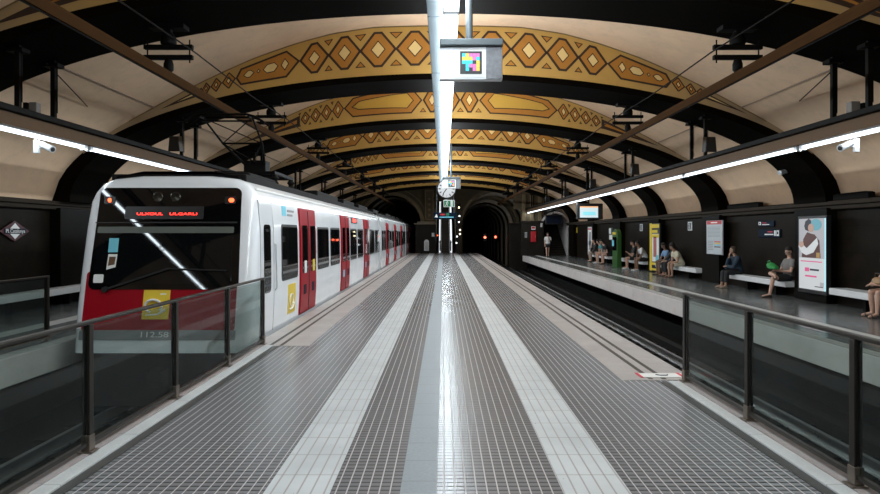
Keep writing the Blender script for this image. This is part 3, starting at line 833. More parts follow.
for x0, x1 in ((-.37, -.27), (.58, .72)):
    f = MB(); f.prism([(x0, 56.35, .95), (x0, 56.35, 1.5), (x0, 64.1, 1.5 + 7.75 * sl), (x0, 64.1, .95 + 7.75 * sl)], (x1 - x0, 0, 0)); f.build('light_strip', M['esclight'], t)
    f = MB(); f.box(x0, x1, 55.57, 55.6, .06, .88); f.build('light_strip', M['esclight'], t)
f = MB(); f.box(-.75, -.62, 56.1, 64.2, 0, 8); f.box(1.02, 1.15, 56.1, 64.2, 0, 8); f.box(-.75, 1.15, 64.1, 64.3, 0, 8)
S(f.build('wall_escalator_shaft', M['endwall']))
f = MB(); f.prism([(-.62, 56.1, 4.5), (-.62, 64.2, 8), (-.62, 64.2, 8.2), (-.62, 56.1, 4.7)], (1.64, 0, 0)); S(f.build('ceiling_escalator_shaft', M['endwall']))

# little things on the end walls
t = thing('plaque_sign', 'pale arched plaque on the dark stone pier beside the escalator', 'plaque', (-1.45, 55.2, .15))
f = MB(); loops = [(-1.62, 55.2, .22), (-1.22, 55.2, .22), (-1.22, 55.2, .95)] + [(-1.42 + .2 * math.cos(PI * k / 8), 55.2, .95 + .2 * math.sin(PI * k / 8)) for k in range(1, 8)] + [(-1.62, 55.2, .95)]
f.prism(loops, (0, .05, 0)); f.build('plate', M['galv'], t)
f = MB()
for k in range(7): f.box(-1.55, -1.29, 55.185, 55.2, .32 + k * .09, .36 + k * .09)
f.build('grille_slat', M['greytext'], t)
t = thing('notice_board', 'small framed white notice high on the dark stone pier', 'notice', (-.9, 55.2, 1.35))
f = MB(); f.box(-1.02, -.72, 55.2, 55.25, 1.36, 1.74); f.build('frame', M['black'], t)
f = MB(); f.box(-.98, -.76, 55.19, 55.2, 1.40, 1.70); f.build('paper', M['stickerwhite'], t)
t = thing('indicator_lamp', 'small orange indicator lamp beside the escalator entry', 'lamp', (-.52, 55.3, 1.45))
f = MB(); f.lathe((-.5, 55.24, 1.5), [(.05, 0), (.07, .03), (.07, .1)], 12, 'y'); f.bar((-.52, 55.32, 1.5), (-.66, 55.26, 1.5), .05, .05); f.build('housing', M['darkmetal'], t)
f = MB(); f.ball((-.5, 55.22, 1.5), (.055, .03, .055)); f.build('lens', M['tail'], t, True)
lampspec = [(459, 207.5, 'warm', 'topmost'), (459.5, 216, 'cool', 'second highest'), (459, 222, 'cool', 'third highest'), (460, 230, 'warm', 'large yellowish'), (460, 234, 'warm', 'yellowish lower'), (457, 236.5, 'cool', 'small dim'), (456.5, 243, 'cool', 'lowest')]
for k, (px, py, mt, nm) in enumerate(lampspec):
    y = 53.5; x = (px - 443.5) * y / 660; z = 1.7 - (py - 233) * y / 660
    t = thing('wall_lamp', '%s bulkhead lamp in the column beside the escalator' % nm, 'lamp', (x, y, z), 'bulkhead lamps beside the escalator')
    f = MB(); f.lathe((x, y + .02, z), [(.05, 0), (.075, .03), (.075, .12)], 12, 'y'); f.build('housing', M['darkmetal'], t)
    f = MB(); f.ball((x, y, z), (.062, .04, .07)); f.build('lens', M[mt], t, True)
f = MB(); f.box(1.08, 1.40, 53.64, 54.0, 0, 4.1); S(f.build('trim_lamp_post', M['stone']))
for px, nm in ((485, 'red signal light at the mouth of the empty tunnel beside the dark wall'), (495.5, 'brighter red signal light deeper inside the empty tunnel')):
    y = 66 if px > 490 else 60; x = (px - 443.5) * y / 660; z = 1.3
    t = thing('rail_signal', nm, 'signal', (x, y, -1.2))
    f = MB(); f.bar((x, y + .15, -1.2), (x, y + .15, 1.1), .08, .08); f.build('post', M['darkmetal'], t)
    f = MB(); f.box(x - .16, x + .16, y, y + .25, z - .35, z + .35); f.build('signal_head', M['black'], t, bevel=.02)
    f = MB(); f.lathe((x, y - .03, z), [(.10, 0), (.11, .03)], 14, 'y'); f.build('lens', M['sigred'], t)

# ------------------------------------------------------------------ glass balustrades
def balustrade(X, posts, lab):
    sx = -1 if X < 0 else 1
    zb = .03 if abs(X) < 4 else .008
    root = thing('glass_balustrade', lab, 'railing', (X, posts[0], zb))
    ys = sorted(posts)
    for y in ys:
        f = MB(); f.box(X - .028, X - .006, y - .03, y + .03, zb + .05, 1.0); f.box(X + .006, X + .028, y - .03, y + .03, zb + .05, 1.0)
        p = f.build('post', M['bronze'], root, bevel=.004)
        f = MB(); f.box(X - .034, X + .034, y - .04, y + .04, zb + .01, zb + .13); f.box(X - .06, X + .06, y - .06, y + .06, zb, zb + .01); f.build('base_bracket', M['bracket'], p, bevel=.005)
    for a, b in zip(ys, ys[1:]):
        f = MB(); f.box(X - .007, X + .007, a + .05, b - .05, zb + .09, 0.985); f.build('glass_pane', M['rail_glass'], root)
    f = MB(); f.box(X - .027, X + .027, ys[0] - .05, ys[-1] + .04, 1.0, 1.03); f.build('handrail', M['bronze'], root, bevel=.008)
    f = MB(); f.box(X - .022, X + .022, ys[0], ys[-1], zb + .05, zb + .08); f.build('bottom_rail', M['bronze'], root, bevel=.004)
    return root
balustrade(-2.72, [9.92, 8.30, 6.68, 5.05, 3.42, 1.8, .2], 'greenish glass balustrade with bronze posts in front of the train')
balustrade(2.73, [7.43, 5.90, 4.37, 2.84, 1.3, -.2], 'greenish glass balustrade with bronze posts beside the empty track')
balustrade(-6.22, [10.35, 8.7, 7.05, 5.4, 3.75], 'glass balustrade on the far platform behind the train tracks')

# floor decal by the balustrade
t = thing('floor_sticker', 'white floor sticker with red borders beside the balustrade end post', 'sticker', (2.48, 7.85, .007))
f = MB(); f.box(2.33, 2.86, 7.74, 7.96, .007, .010); f.build('plate', M['stickerwhite'], t)
for a_, b_ in ((2.31, 2.345), (2.80, 2.84)):
    f = MB(); f.box(a_, b_, 7.72, 7.98, .008, .012); f.build('red_border', M['redsign'], t)
f = MB(); f.path([(2.53, 7.87, .011), (2.57, 7.83, .011), (2.65, 7.83, .011), (2.67, 7.87, .011)], .008, 6); f.build('pictogram', M['navy'], t)

# ------------------------------------------------------------------ benches
def bench(sx, y0, y1, lab, xa=8.96, xb=9.40):
    X = sx * xb
    t = thing('slab_bench', lab, 'bench', (X - sx * .3, y0, .42), 'white slab benches along the walls')
    g = sorted((sx * xa, sx * xb))
    f = MB(); f.box(g[0], g[1], y0, y1, .275, .425); f.build('seat_slab', M['bench'], t, bevel=.012)
    n = max(2, int((y1 - y0) / 2))
    for k in range(n):
        y = y0 + (y1 - y0) * (k + .5) / n
        f = MB(); g2 = sorted((sx * (xa + .16), sx * xb)); f.box(g2[0], g2[1], y - .05, y + .05, 0, .275); f.build('support', M['darkmetal'], t)
    return t
def between(k): return RIB0 + RIBS * k + RIBW + .12, RIB0 + RIBS * (k + 1) - .12
for k, lab in ((-1, 'white slab bench by the lit advertising panel where the bare-armed woman sits'), (0, 'white slab bench carrying the navy-jacket person and the man with crossed legs'), (1, 'white slab bench with the cream-dress woman, past the timetable board'), (2, 'white slab bench between the yellow poster and the green totem'), (3, 'white slab bench with the hunched far group'),):
    a, b = between(k); bench(1, a, min(b, {0: 20.7, -1: 15.35}.get(k, b)), lab)
bench(-1, 10.6, 21.2, 'long white slab bench on the far platform under the station name sign', 8.82, 9.13)

# ------------------------------------------------------------------ signs, posters and panels on the walls
def wallboard(name, lab, cat, X, y0, y1, z0, z1, parts, sx=1, depth=.06, frame=None, group=None):
    """a board on the wall whose face looks across the tracks; PARTS: (name, u0, u1, v0, v1, material, lift), u along the board as seen, v up"""
    t = thing(name, lab, cat, (sx * X, (y0 + y1) / 2, z0), group)
    g = sorted((sx * X, sx * (X + depth)))
    f = MB(); f.box(g[0], g[1], y0, y1, z0, z1); f.build('frame', frame or M['black'], t, bevel=.01)
    for nm, u0, u1, v0, v1, mt, lift in parts:
        f = MB()
        ya, yb = (y1 - u1 * (y1 - y0), y1 - u0 * (y1 - y0)) if sx > 0 else (y0 + u0 * (y1 - y0), y0 + u1 * (y1 - y0))
        x0 = sx * (X - .004 * lift); x1 = sx * X; gg = sorted((x0, x1))
        f.box(gg[0], gg[1], ya, yb, z0 + v0 * (z1 - z0), z0 + v1 * (z1 - z0)); f.build(nm, mt, t)
    return t
XP = WX - .26
adg = emit('backlit_pale_print', (.80, .84, .86), .52); adl = emit('backlit_grey_print', (.62, .62, .66), .42)
adbrown = emit('backlit_brown_print', (.10, .045, .04), .6); adskin = emit('backlit_skin_print', (.52, .34, .27), .6); adteal = emit('backlit_teal_print', (.16, .42, .50), .6); adpink = emit('backlit_pink_print', (.80, .12, .30), .6); addark = emit('backlit_dark_print', (.03, .03, .045), .6); adgold = emit('backlit_gold_print', (.45, .28, .1), .6); adedge = emit('backlit_cyan_edge', (.45, .85, 1.), .9)
X = 9.02; ya, yb, za, zb = 15.55, 16.80, .22, 2.12
t = wallboard('advertising_panel', 'lit advertising panel with a portrait photo above pink lettering', 'advertising panel', X, ya, yb, za, zb,
   [('poster_photo', .05, .95, .455, .965, adl, 1), ('poster_sheet', .05, .95, .05, .455, adg, 1), ('pink_text_line', .12, .86, .405, .418, adpink, 2), ('logo_box', .27, .42, .28, .33, adpink, 2), ('logo_text', .45, .76, .295, .318, addark, 2), ('pink_text', .28, .68, .21, .232, adpink, 2), ('small_print', .62, .9, .09, .10, addark, 2), ('corner_mark', .80, .92, .10, .155, adl, 2), ('bright_edge', .95, .985, .05, .965, adedge, 1)], depth=.12)
def flat(name, pts, mt, lift, smooth=False):
    f = MB(); q = [(X - .004 * lift, yb - u * (yb - ya), za + v * (zb - za)) for u, v in pts]
    f.prism(q, (.003, 0, 0)); f.build(name, mt, t)
ell = lambda cu, cv, ru, rv, n=18: [(cu + ru * math.cos(2 * PI * k / n), cv + rv * math.sin(2 * PI * k / n)) for k in range(n)]
flat('printed_hat', ell(.66, .885, .20, .075), adteal, 3)
flat('printed_hair', [(.30, .93), (.42, .965), (.5, .94), (.5, .86), (.42, .80), (.30, .82), (.26, .87)], addark, 4)
flat('printed_face', ell(.50, .845, .10, .055), adskin, 5)
flat('printed_coat', [(.22, .70), (.36, .79), (.5, .77), (.62, .76), (.78, .68), (.82, .46), (.16, .46)], adbrown, 3)
flat('printed_sleeve', [(.06, .60), (.12, .66), (.36, .58), (.62, .68), (.72, .72), (.76, .64), (.6, .53), (.34, .49), (.18, .52)], adg, 6)
flat('printed_hand', ell(.17, .63, .09, .04), adskin, 7)
flat('printed_bottle', [(.70, .465), (.82, .465), (.82, .53), (.70, .53)], adgold, 7)

a = RIB0 + RIBS
wallboard('timetable_board', 'white timetable board with a red header on the dark pilaster', 'notice board', XP - .05, a - .38, a + .92, .98, 2.12,
   [('header', .04, .96, .885, .99, M['redpaint'], 1), ('sheet', .06, .94, .46, .87, M['paper'], 1), ('sheet', .06, .94, .02, .44, M['paper'], 1)] +
   [('text_line', .12, .88, .80 - .04 * k, .81 - .04 * k, M['greytext'], 2) for k in range(8)] + [('coloured_bar', .52, .9, .36 - .05 * k, .39 - .05 * k, m_, 2) for k, m_ in enumerate((M['redsign'], M['yellow'], M['cyan'], M['maroon']))] + [('text_line', .12, .45, .38 - .05 * k, .395 - .05 * k, M['greytext'], 2) for k in range(6)] + [('header_text', .3, .7, .92, .955, M['stickerwhite'], 2)], depth=.05, frame=M['galv'])
a = RIB0 + 2 * RIBS
wallboard('poster_panel', 'tall yellow poster panel with a pale red figure on the dark pilaster', 'poster', XP - .08, a - .38, a + .95, .06, 2.12,
   [('yellow_border', 0, .22, .0, 1., M['yellow'], 1), ('yellow_border', .22, .95, .9, .98, M['yellow'], 1), ('yellow_text', .25, .8, .80, .86, M['yellow'], 2), ('yellow_text', .2, .95, .70, .77, M['yellow'], 2), ('pale_picture', .25, .93, .2, .78, M['stickerwhite'], 1), ('red_figure', .4, .7, .3, .72, M['posterred'] if 'posterred' in M else M.setdefault('posterred', plain('poster_red_print', (.42, .12, .10), .5)), 2), ('blue_shape', .62, .9, .2, .34, M['cyan'], 2), ('yellow_foot', 0, .93, .02, .18, M['yellow'], 2), ('dark_text', .25, .8, .06, .13, M['navy'], 3)], depth=.08)
a = RIB0 + 4 * RIBS
wallboard('poster_panel', 'narrow white poster with a grey figure on the farthest pilaster', 'poster', XP - .05, a + .02, a + 1.3, .3, 2.12,
   [('pale_picture', .1, .92, .03, .97, M['stickerwhite'], 1), ('grey_figure', .4, .75, .2, .8, M['greytext'], 2), ('grey_figure', .3, .8, .35, .5, M['greytext'], 2), ('header', .15, .85, .88, .93, M['redsign'], 2)], depth=.05)
a = RIB0 + .95 * RIBS
XW = WX
def bluesign(lab, y0, y1, z0, z1, rows, nm='direction_sign'):
    return wallboard(nm, lab, 'sign', XW - .04, y0, y1, z0, z1, rows, depth=.04, frame=M['bluesign'])
bluesign('upper small navy direction sign with a white round icon', 18.7, 19.64, 1.885, 2.05, [('icon', .04, .2, .3, .85, M['stickerwhite'], 1), ('icon_hole', .09, .15, .45, .7, M['bluesign'], 2), ('red_text', .27, .55, .6, .72, M['redsign'], 1), ('white_text', .27, .72, .3, .42, M['stickerwhite'], 1)])
bluesign('lower navy direction sign with a white door icon', 18.36, 19.64, 1.57, 1.81, [('red_text', .45, .68, .62, .74, M['redsign'], 1), ('white_text', .32, .72, .3, .44, M['stickerwhite'], 1), ('icon', .75, .82, .2, .85, M['stickerwhite'], 1), ('icon', .85, .96, .2, .85, M['stickerwhite'], 1), ('icon_hole', .88, .93, .4, .7, M['bluesign'], 2)])
for y, lab in ((24.9, 'small white number 2 plate on the wall above the cream-dress woman'), (31.1, 'small white number plate on the wall near the yellow poster')):
    t = wallboard('number_plate', lab, 'sign', XW - .03, y, y + .42, 1.79, 2.13, [('plate', .08, .92, .06, .94, M['stickerwhite'], 1), ('dark_field', .18, .82, .12, .88, M['black'], 2)], depth=.03, frame=M['galv'])
    text_obj('2', .27, M['stickerwhite'], t, (XW - .045, y + .21, 1.955), (PI / 2, 0, -PI / 2))
for y, lab in ((36.4, 'two small pale notices on the wall beyond the green totem'), ):
    wallboard('wall_notice', lab, 'notice', XW - .03, y, y + 1.0, 1.3, 2.0, [('paper', .05, .5, .5, .95, M['stickerwhite'], 1), ('paper', .1, .95, .05, .42, M['stickerwhite'], 1)], depth=.03)
t = wallboard('wall_notice', 'small yellow lit notice near the stair opening', 'notice', XW - .03, 46.2, 46.9, 1.7, 2.1, [('paper', .05, .95, .05, .95, M['yellow'], 1)], depth=.03)

# green totem
t = thing('information_totem', 'green rounded information totem standing on the bench platform', 'totem', (8.45, 32.4, 0))
c = (8.45, 32.4); f = MB()
pr = [(c[0] - .05, c[1] - .45, 0), (c[0] - .05, c[1] + .45, 0), (c[0] - .05, c[1] + .45, 1.55)] + [(c[0] - .05, c[1] + .45 * math.cos(PI * k / 12), 1.55 + .35 * math.sin(PI * k / 12)) for k in range(1, 12)] + [(c[0] - .05, c[1] - .45, 1.55)]
f.prism(pr, (.22, 0, 0)); f.build('body', M['green'], t, bevel=.02)
f = MB(); f.box(c[0] - .07, c[0] - .05, c[1] - .36, c[1] + .36, .85, 1.5); f.build('panel', M['trainblack'], t)
f = MB(); f.box(c[0] - .08, c[0] - .06, c[1] + .05, c[1] + .38, 1.05, 1.35); f.build('cyan_label', M['cyan'], t)
f = MB(); f.box(c[0] - .08, c[0] - .06, c[1] - .3, c[1] + .3, 1.62, 1.74); f.build('yellow_label', M['yellow'], t)

# hanging screen
t = thing('hanging_screen', 'lit display screen hanging from the ribs over the benches', 'screen', (7.0, 31.7, 2.3))
c = Vector((7.0, 31.7, 2.72)); f = MB(); f.box(6.42, 7.66, 31.7, 31.98, 2.36, 3.12); f.build('case', M['black'], t, bevel=.03)
scr = emit('lit_screen_white', (.75, .95, 1.), .7); sco = emit('lit_screen_orange', (1., .5, .25), .9); scc = emit('lit_screen_cyan', (.30, .85, .95), .8)
f = MB(); f.box(6.55, 7.42, 31.685, 31.70, 2.44, 2.98); f.build('screen', scr, t)
f = MB(); f.box(6.55, 7.42, 31.68, 31.69, 2.92, 2.98); f.build('orange_bar', sco, t)
f = MB(); f.box(6.7, 7.3, 31.68, 31.69, 2.56, 2.72); f.build('cyan_block', scc, t)
f = MB(); f.bar((7.0, 31.85, 3.1), (7.0, 31.85, 4.6), .06, .06); f.build('hanger_pole', M['darkmetal'], t)

# red fire cabinet and signs at the stairs
t = thing('fire_hose_cabinet', 'red fire cabinet on the stone pier beside the stairs', 'fire cabinet', (6.72, PE - .12, 1.05))
f = MB(); f.box(6.55, 6.95, PE - .14, PE - .002, 1.02, 1.82); f.build('cabinet', M['redpaint'], t, bevel=.015)
f = MB(); f.box(6.59, 6.91, PE - .15, PE - .14, 1.06, 1.78); f.build('door', M['redpaint'], t, bevel=.006)
f = MB(); f.box(6.87, 6.89, PE - .17, PE - .15, 1.35, 1.5); f.build('handle', M['galv'], t)
t = thing('fire_sign', 'small red and white sign above the fire cabinet', 'sign', (6.75, PE - .02, 2.0))
f = MB(); f.box(6.6, 6.9, PE - .02, PE, 1.95, 2.2); f.build('plate', M['stickerwhite'], t)
f = MB(); f.box(6.63, 6.87, PE - .025, PE - .02, 2.02, 2.17); f.build('red_field', M['redpaint'], t)
t = thing('wall_notice', 'small grey notice on the stone pier left of the fire cabinet', 'notice', (6.2, PE - .02, 1.3))
f = MB(); f.box(6.1, 6.28, PE - .02, PE, 1.35, 1.75); f.build('plate', M['galv'], t)
f = MB(); f.box(6.13, 6.25, PE - .025, PE - .02, 1.4, 1.7); f.build('paper', M['greytext'], t)
t = thing('hanging_sign', 'dark unlit box sign hanging in the stair opening', 'sign', (8.1, 49.3, 2.35))
f = MB(); f.box(7.62, 8.85, 49.2, 49.45, 2.34, 3.05); f.build('sign_box', M['black'], t, bevel=.02)
f = MB(); f.box(7.70, 8.77, 49.19, 49.2, 2.41, 2.98); f.build('sign_face', M['navy'], t)
f = MB(); f.bar((8.2, 49.32, 3.05), (8.2, 49.32, 3.7), .05, .05); f.build('hanger_pole', M['darkmetal'], t)

# station name sign: a diamond on the far wall
y = 14.4; z = 1.74; X = -(WX - .02)
t = thing('station_name_sign', 'diamond station name sign with maroon border on the dark wall', 'sign', (X, y, z))
def dia(hw, hh, x0, x1): 
    f = MB(); f.prism([(x0, y - hw, z), (x0, y, z + hh), (x0, y + hw, z), (x0, y, z - hh)], (x1 - x0, 0, 0)); return f
dia(.50, .225, X, X + .03).build('maroon_border', M['maroon'], t)
dia(.24, .175, X + .03, X + .036).build('white_field', M['stickerwhite'], t)
f = MB(); f.box(X + .036, X + .044, y - .36, y + .36, z - .056, z + .056); f.build('navy_band', M['navy'], t)
text_obj('Pl.', .12, M['stickerwhite'], t, (X + .047, y - .265, z), (PI / 2, 0, PI / 2), width=.11)
text_obj('Catalunya', .12, M['stickerwhite'], t, (X + .047, y + .07, z), (PI / 2, 0, PI / 2), width=.50)
# ------------------------------------------------------------------ the train
TX = -4.31; TF = 10.0
PROF = [(1.335, -.12), (1.345, 0), (1.372, .5), (1.372, 1.1), (1.36, 1.8), (1.33, 2.2), (1.28, 2.37), (1.18, 2.50), (1.0, 2.58), (.55, 2.63)]
def section():
    r = [(w, z) for w, z in PROF]; return r + [(-w, z) for w, z in reversed(r)]
SEC = section()
RAKE = .21
def side_x(z):
    for (w0, z0), (w1, z1) in zip(PROF, PROF[1:]):
        if z0 <= z <= z1: return w0 + (w1 - w0) * (z - z0) / (z1 - z0)
    return PROF[-1][0]
train = thing('commuter_train', 'white commuter train with red doors standing at the platform edge', 'train', (TX, 20, -1.0))
def insec(k):
    """the section drawn in by k at the sides and the roof"""
    return [(w - math.copysign(k, w), z - (k * .9 if z > 2.3 else 0)) for w, z in SEC]
def carriage(ya, yb, front):
    f = MB(); loops = []
    if front:
        for k, dy in ((.15, 0), (.085, .02), (.035, .06), (.01, .12), (0, .22)):
            loops.append([(TX + w, ya + dy + RAKE * (z + .1), z) for w, z in insec(k)])
    else: loops.append([(TX + w, ya, z) for w, z in SEC])
    loops.append([(TX + w, yb, z) for w, z in SEC])
    f.loft(loops, True, True); return f.build('carriage_body', M['trainwhite'], train, smooth=True)
cars = [(TF, 30.35), (30.95, 51.1), (51.7, 71.9)]
for k, (a, b) in enumerate(cars):
    body = carriage(a, b, k == 0)
    f = MB(); e = .35 if k == 0 else 0
    f.loft([[(TX + w, y, z) for w, z in ((-1.12, 2.47), (-.98, 2.62), (-.55, 2.70), (.55, 2.70), (.98, 2.62), (1.12, 2.47))] for y in (a + e + .35, b)], False, False)
    f.box(TX - 1.1, TX + 1.1, a + e + .4, b - .3, 2.5, 2.66); f.build('roof_cover', M['trainroof'], body, bevel=.02)
    ys = [a + e + .6, a + 7.6, a + 12.2, a + 16.2]
    for y, L in zip(ys, (2.3, 3.4, 2.6, 3.0)):
        f = MB(); f.box(TX - .95, TX + .95, y + (.5 if y < TF + 2 else 0), y + L, 2.64, 2.76 if y < TF + 2 else 2.84); f.build('roof_unit', M['trainroof'], body, bevel=.04)
    f = MB(); f.box(TX + 1.20, TX + 1.285, a + (.7 if k == 0 else .05), b - .05, 2.39, 2.43); f.build('gutter', M['stickerwhite'], body, bevel=.01)
    f = MB(); f.box(TX - 1.15, TX + 1.15, a + .5, b - .3, -1.0, -.12); f.build('underframe', M['void'], body)
for a, b in ((30.35, 30.95), (51.1, 51.7)):
    f = MB(); f.box(TX - 1.1, TX + 1.1, a - .02, b + .02, -.4, 2.42)
    for k in range(5): f.box(TX - 1.14, TX + 1.14, a + .05 + k * .11, a + .09 + k * .11, -.42, 2.46)
    f.build('gangway_bellows', M['rubber'], train)

def side_panel(y0, y1, z0, z1, off, inn, rad=.06):
    """rounded panel that follows the curved flank, from OFF outside it to INN inside it"""
    pts = []
    for cy, cz, a0 in ((y1 - rad, z1 - rad, 0), (y0 + rad, z1 - rad, 90), (y0 + rad, z0 + rad, 180), (y1 - rad, z0 + rad, 270)):
        for k in range(5):
            a = R(a0 + 22.5 * k); pts.append((cy + rad * math.cos(a), cz + rad * math.sin(a)))
    # rows so that the panel bends with the flank
    n = 7; lo, hi = min(p[1] for p in pts), max(p[1] for p in pts)
    rows = []
    for i in range(n + 1):
        z = lo + (hi - lo) * i / n
        t_ = 0
        if z < z0 + rad: t_ = rad - math.sqrt(max(0, rad ** 2 - (z0 + rad - z) ** 2))
        elif z > z1 - rad: t_ = rad - math.sqrt(max(0, rad ** 2 - (z - z1 + rad) ** 2))
        rows.append((z, y0 + t_, y1 - t_))
    zs = sorted(set([lo, lo + rad * .15, lo + rad * .4, lo + rad] + [lo + rad + (hi - lo - 2 * rad) * k / 5 for k in range(1, 5)] + [hi - rad, hi - rad * .4, hi - rad * .15, hi]))
    f = MB(); loops = []
    for z in zs:
        t_ = 0
        if z < z0 + rad: t_ = rad - math.sqrt(max(0, rad ** 2 - (z0 + rad - z) ** 2))
        elif z > z1 - rad: t_ = rad - math.sqrt(max(0, rad ** 2 - (z - z1 + rad) ** 2))
        X = TX + side_x(z)
        loops.append([(X - inn, y0 + t_, z), (X - inn, y1 - t_, z), (X + off, y1 - t_, z), (X + off, y0 + t_, z)])
    f.loft(loops, True, True); return f

def window(y0, y1, z0=.84, z1=1.84):
    w = side_panel(y0, y1, z0, z1, .006, .02, .09).build('window', M['rubber'], train)
    side_panel(y0 + .05, y1 - .05, z0 + .05, z1 - .05, .010, .015, .06).build('pane', M['trainglass'], w)
    return w
def door(y0, y1, stickers=False):
    d = side_panel(y0 - .06, y1 + .06, .02, 2.22, .008, .02, .05).build('door', M['trainred'], train)
    m_ = (y0 + y1) / 2
    for a, b in ((y0, m_ - .02), (m_ + .02, y1)):
        side_panel(a, b, .05, 2.18, .022, .0, .03).build('door_leaf', M['trainred'], d, bevel=.004)
        side_panel(a + .16, b - .10 if b > m_ + .1 else b - .12, .86, 1.86, .030, .0, .07).build('door_window', M['trainglass'], d)
    side_panel(m_ - .018, m_ + .018, .06, 2.16, .030, .0, .01).build('rubber_seal', M['rubber'], d)
    side_panel(y1 + .0, y1 + .045, 1.3, 1.75, .03, 0, .02).build('grab_mark', M['stickerwhite'], d)
    side_panel(y0 + .27, y0 + .52, .42, .62, .028, .0, .02).build('door_sticker', M['cyan' if not stickers else 'bluesign'], d)
    side_panel(y1 - .50, y1 - .26, .42, .62, .028, .0, .02).build('door_sticker', M['bluesign'], d)
    if stickers:
        side_panel(y0 + .30, y0 + .50, .86, 1.12, .036, .0, .02).build('door_notice', M['stickerwhite'], d)
        side_panel(y1 - .45, y1 - .24, .86, 1.12, .036, .0, .02).build('door_notice', M['yellow'], d)
    return d
for ci, (a, b) in enumerate(cars):
    d0 = TF if ci == 0 else a
    offs = (3.52, 8.95, 14.4) if ci == 0 else (2.9, 8.6, 14.4)
    for k, o_ in enumerate(offs):
        door(d0 + o_, d0 + o_ + 1.62, ci == 0 and k == 0)
        e = d0 + o_ + 1.62 + .2
        nxt = (d0 + offs[k + 1] if k < 2 else b + .1) - .2
        if ci == 0 or k < 3:
            w = (nxt - e - .25) / 2
            window(e + .05, e + w); window(e + w + .25, nxt - .05)
    if ci == 0: window(TF + 1.98, TF + 3.32, .82, 1.86)
    else: window(a + .5, a + 1.5); window(a + 1.7, a + 2.7)
# cab door: narrow window, seam and handle
cd = side_panel(TF + .62, TF + 1.42, .02, 2.24, .004, .02, .06).build('cab_door', M['trainwhite'], train)
side_panel(TF + .80, TF + 1.22, .70, 1.84, .012, .0, .09).build('cab_window', M['trainglass'], cd)
side_panel(TF + .60, TF + .615, .02, 2.24, .006, .0, .006).build('door_seam', M['greytext'], cd)
side_panel(TF + 1.425, TF + 1.44, .02, 2.24, .006, .0, .006).build('door_seam', M['greytext'], cd)
f = MB(); f.path([(TX + 1.37, TF + 1.50, .7), (TX + 1.41, TF + 1.50, .75), (TX + 1.39, TF + 1.50, 1.5), (TX + 1.35, TF + 1.50, 1.55)], .012, 6); f.build('grab_rail', M['galv'], train)
# flank graphics
st = side_panel(TF + 2.48, TF + 3.10, .16, .72, .006, .0, .01).build('yellow_sticker', M['yellow'], train)
for u0, u1, v0, v1 in ((.12, .16, .22, .40), (.20, .30, .22, .26), (.20, .30, .34, .38), (.34, .48, .2, .3), (.36, .46, .32, .40)):
    pass
f = MB(); X = TX + side_x(.35) + .009
def loopmark(f, cx, cy, cz, s, ax):
    """a looping S-shaped band, drawn with a thick tube, AX the in-plane horizontal axis"""
    pts = []
    for k in range(25):
        a = R(-40 + 290 * k / 24); pts.append((.42 * math.cos(a) - .12, .33 * math.sin(a) + .12))
    pts2 = [(-.5, -.34), (.1, -.30), (.5, -.05)]
    P3 = lambda p: (cx + (p[0] * s if ax == 'x' else 0), cy + (p[0] * s if ax == 'y' else 0), cz + p[1] * s)
    return [P3(p) for p in pts], [P3(p) for p in pts2]
p1, p2 = loopmark(f, X, TF + 2.79, .36, .36, 'y'); f.path(p1, .018, 6); f.path(p2, .018, 6); f.build('white_emblem', M['stickerwhite'], st)
side_panel(TF + 2.12, TF + 2.45, 2.02, 2.20, .006, 0, .01).build('operator_mark', M['cyan'], train)
side_panel(TF + 2.55, TF + 3.1, 2.10, 2.14, .006, 0, .01).build('operator_text', M['greytext'], train)
side_panel(TF + 2.55, TF + 2.95, 2.02, 2.06, .006, 0, .01).build('operator_text', M['greytext'], train)
side_panel(TF + 11.2, TF + 12.6, 2.02, 2.20, .012, 0, .02).build('side_display', M['black'], train)
side_panel(TF + 11.5, TF + 12.3, 2.06, 2.16, .016, 0, .02).build('side_display_text', M['led'], train)

# the cab front
def FP(u, z, off=0.):     # u metres across from the middle, z height, off metres in front of the raked face
    return (TX + u, TF + RAKE * (z + .1) - off, z)
def front_plate(pts, off0, off1, name, mat, parent=None, bevel=0.):
    f = MB(); f.loft([[FP(u, z, off0) for u, z in pts], [FP(u, z, off1) for u, z in pts]], True, True)
    return f.build(name, mat, parent or train, bevel=bevel)
def rrect(u0, u1, z0, z1, r, top=0.):
    pts = []
    for cu, cz, a0 in ((u1 - r - top, z1 - r, 0), (u0 + r + top, z1 - r, 90), (u0 + r, z0 + r, 180), (u1 - r, z0 + r, 270)):
        pts += [(cu + r * math.cos(R(a0 + 18 * k)), cz + r * math.sin(R(a0 + 18 * k))) for k in range(6)]
    return pts
red = front_plate(rrect(-1.22, 1.12, .20, 1.1, .05), -.01, .006, 'red_front_panel', M['trainred'])
blk = front_plate(rrect(-1.18, 1.14, .83, 2.42, .10, .04), -.01, .016, 'windscreen_surround', M['trainblack'])
front_plate(rrect(-1.12, 1.02, .90, 1.78, .07, .02), .016, .024, 'windscreen', M['trainglass'], blk)
front_plate(rrect(-1.12, 1.02, 1.70, 1.80, .02), .024, .028, 'sunblind', M['blind'] if 'blind' in M else M.setdefault('blind', plain('grey_green_sunblind', (.10, .115, .10), .5)), blk)
front_plate([(-1.17, 1.855), (1.06, 1.855), (1.06, 1.88), (-1.17, 1.872)], .016, .020, 'seam', M['rubber'], blk)
disp = front_plate(rrect(-.72, .52, 1.92, 2.12, .02), .016, .022, 'destination_display', M['black'], blk)
for s_, u0, u1 in (('ULXOUL', -.53, -.12), ('ULGARLI', -.01, .42)):
    o = text_obj(s_, .055, M['led'], blk, FP((u0 + u1) / 2, 2.0, .026), (PI / 2 + math.atan(-RAKE), 0, 0), 'led_lettering', width=u1 - u0, thick=.001)
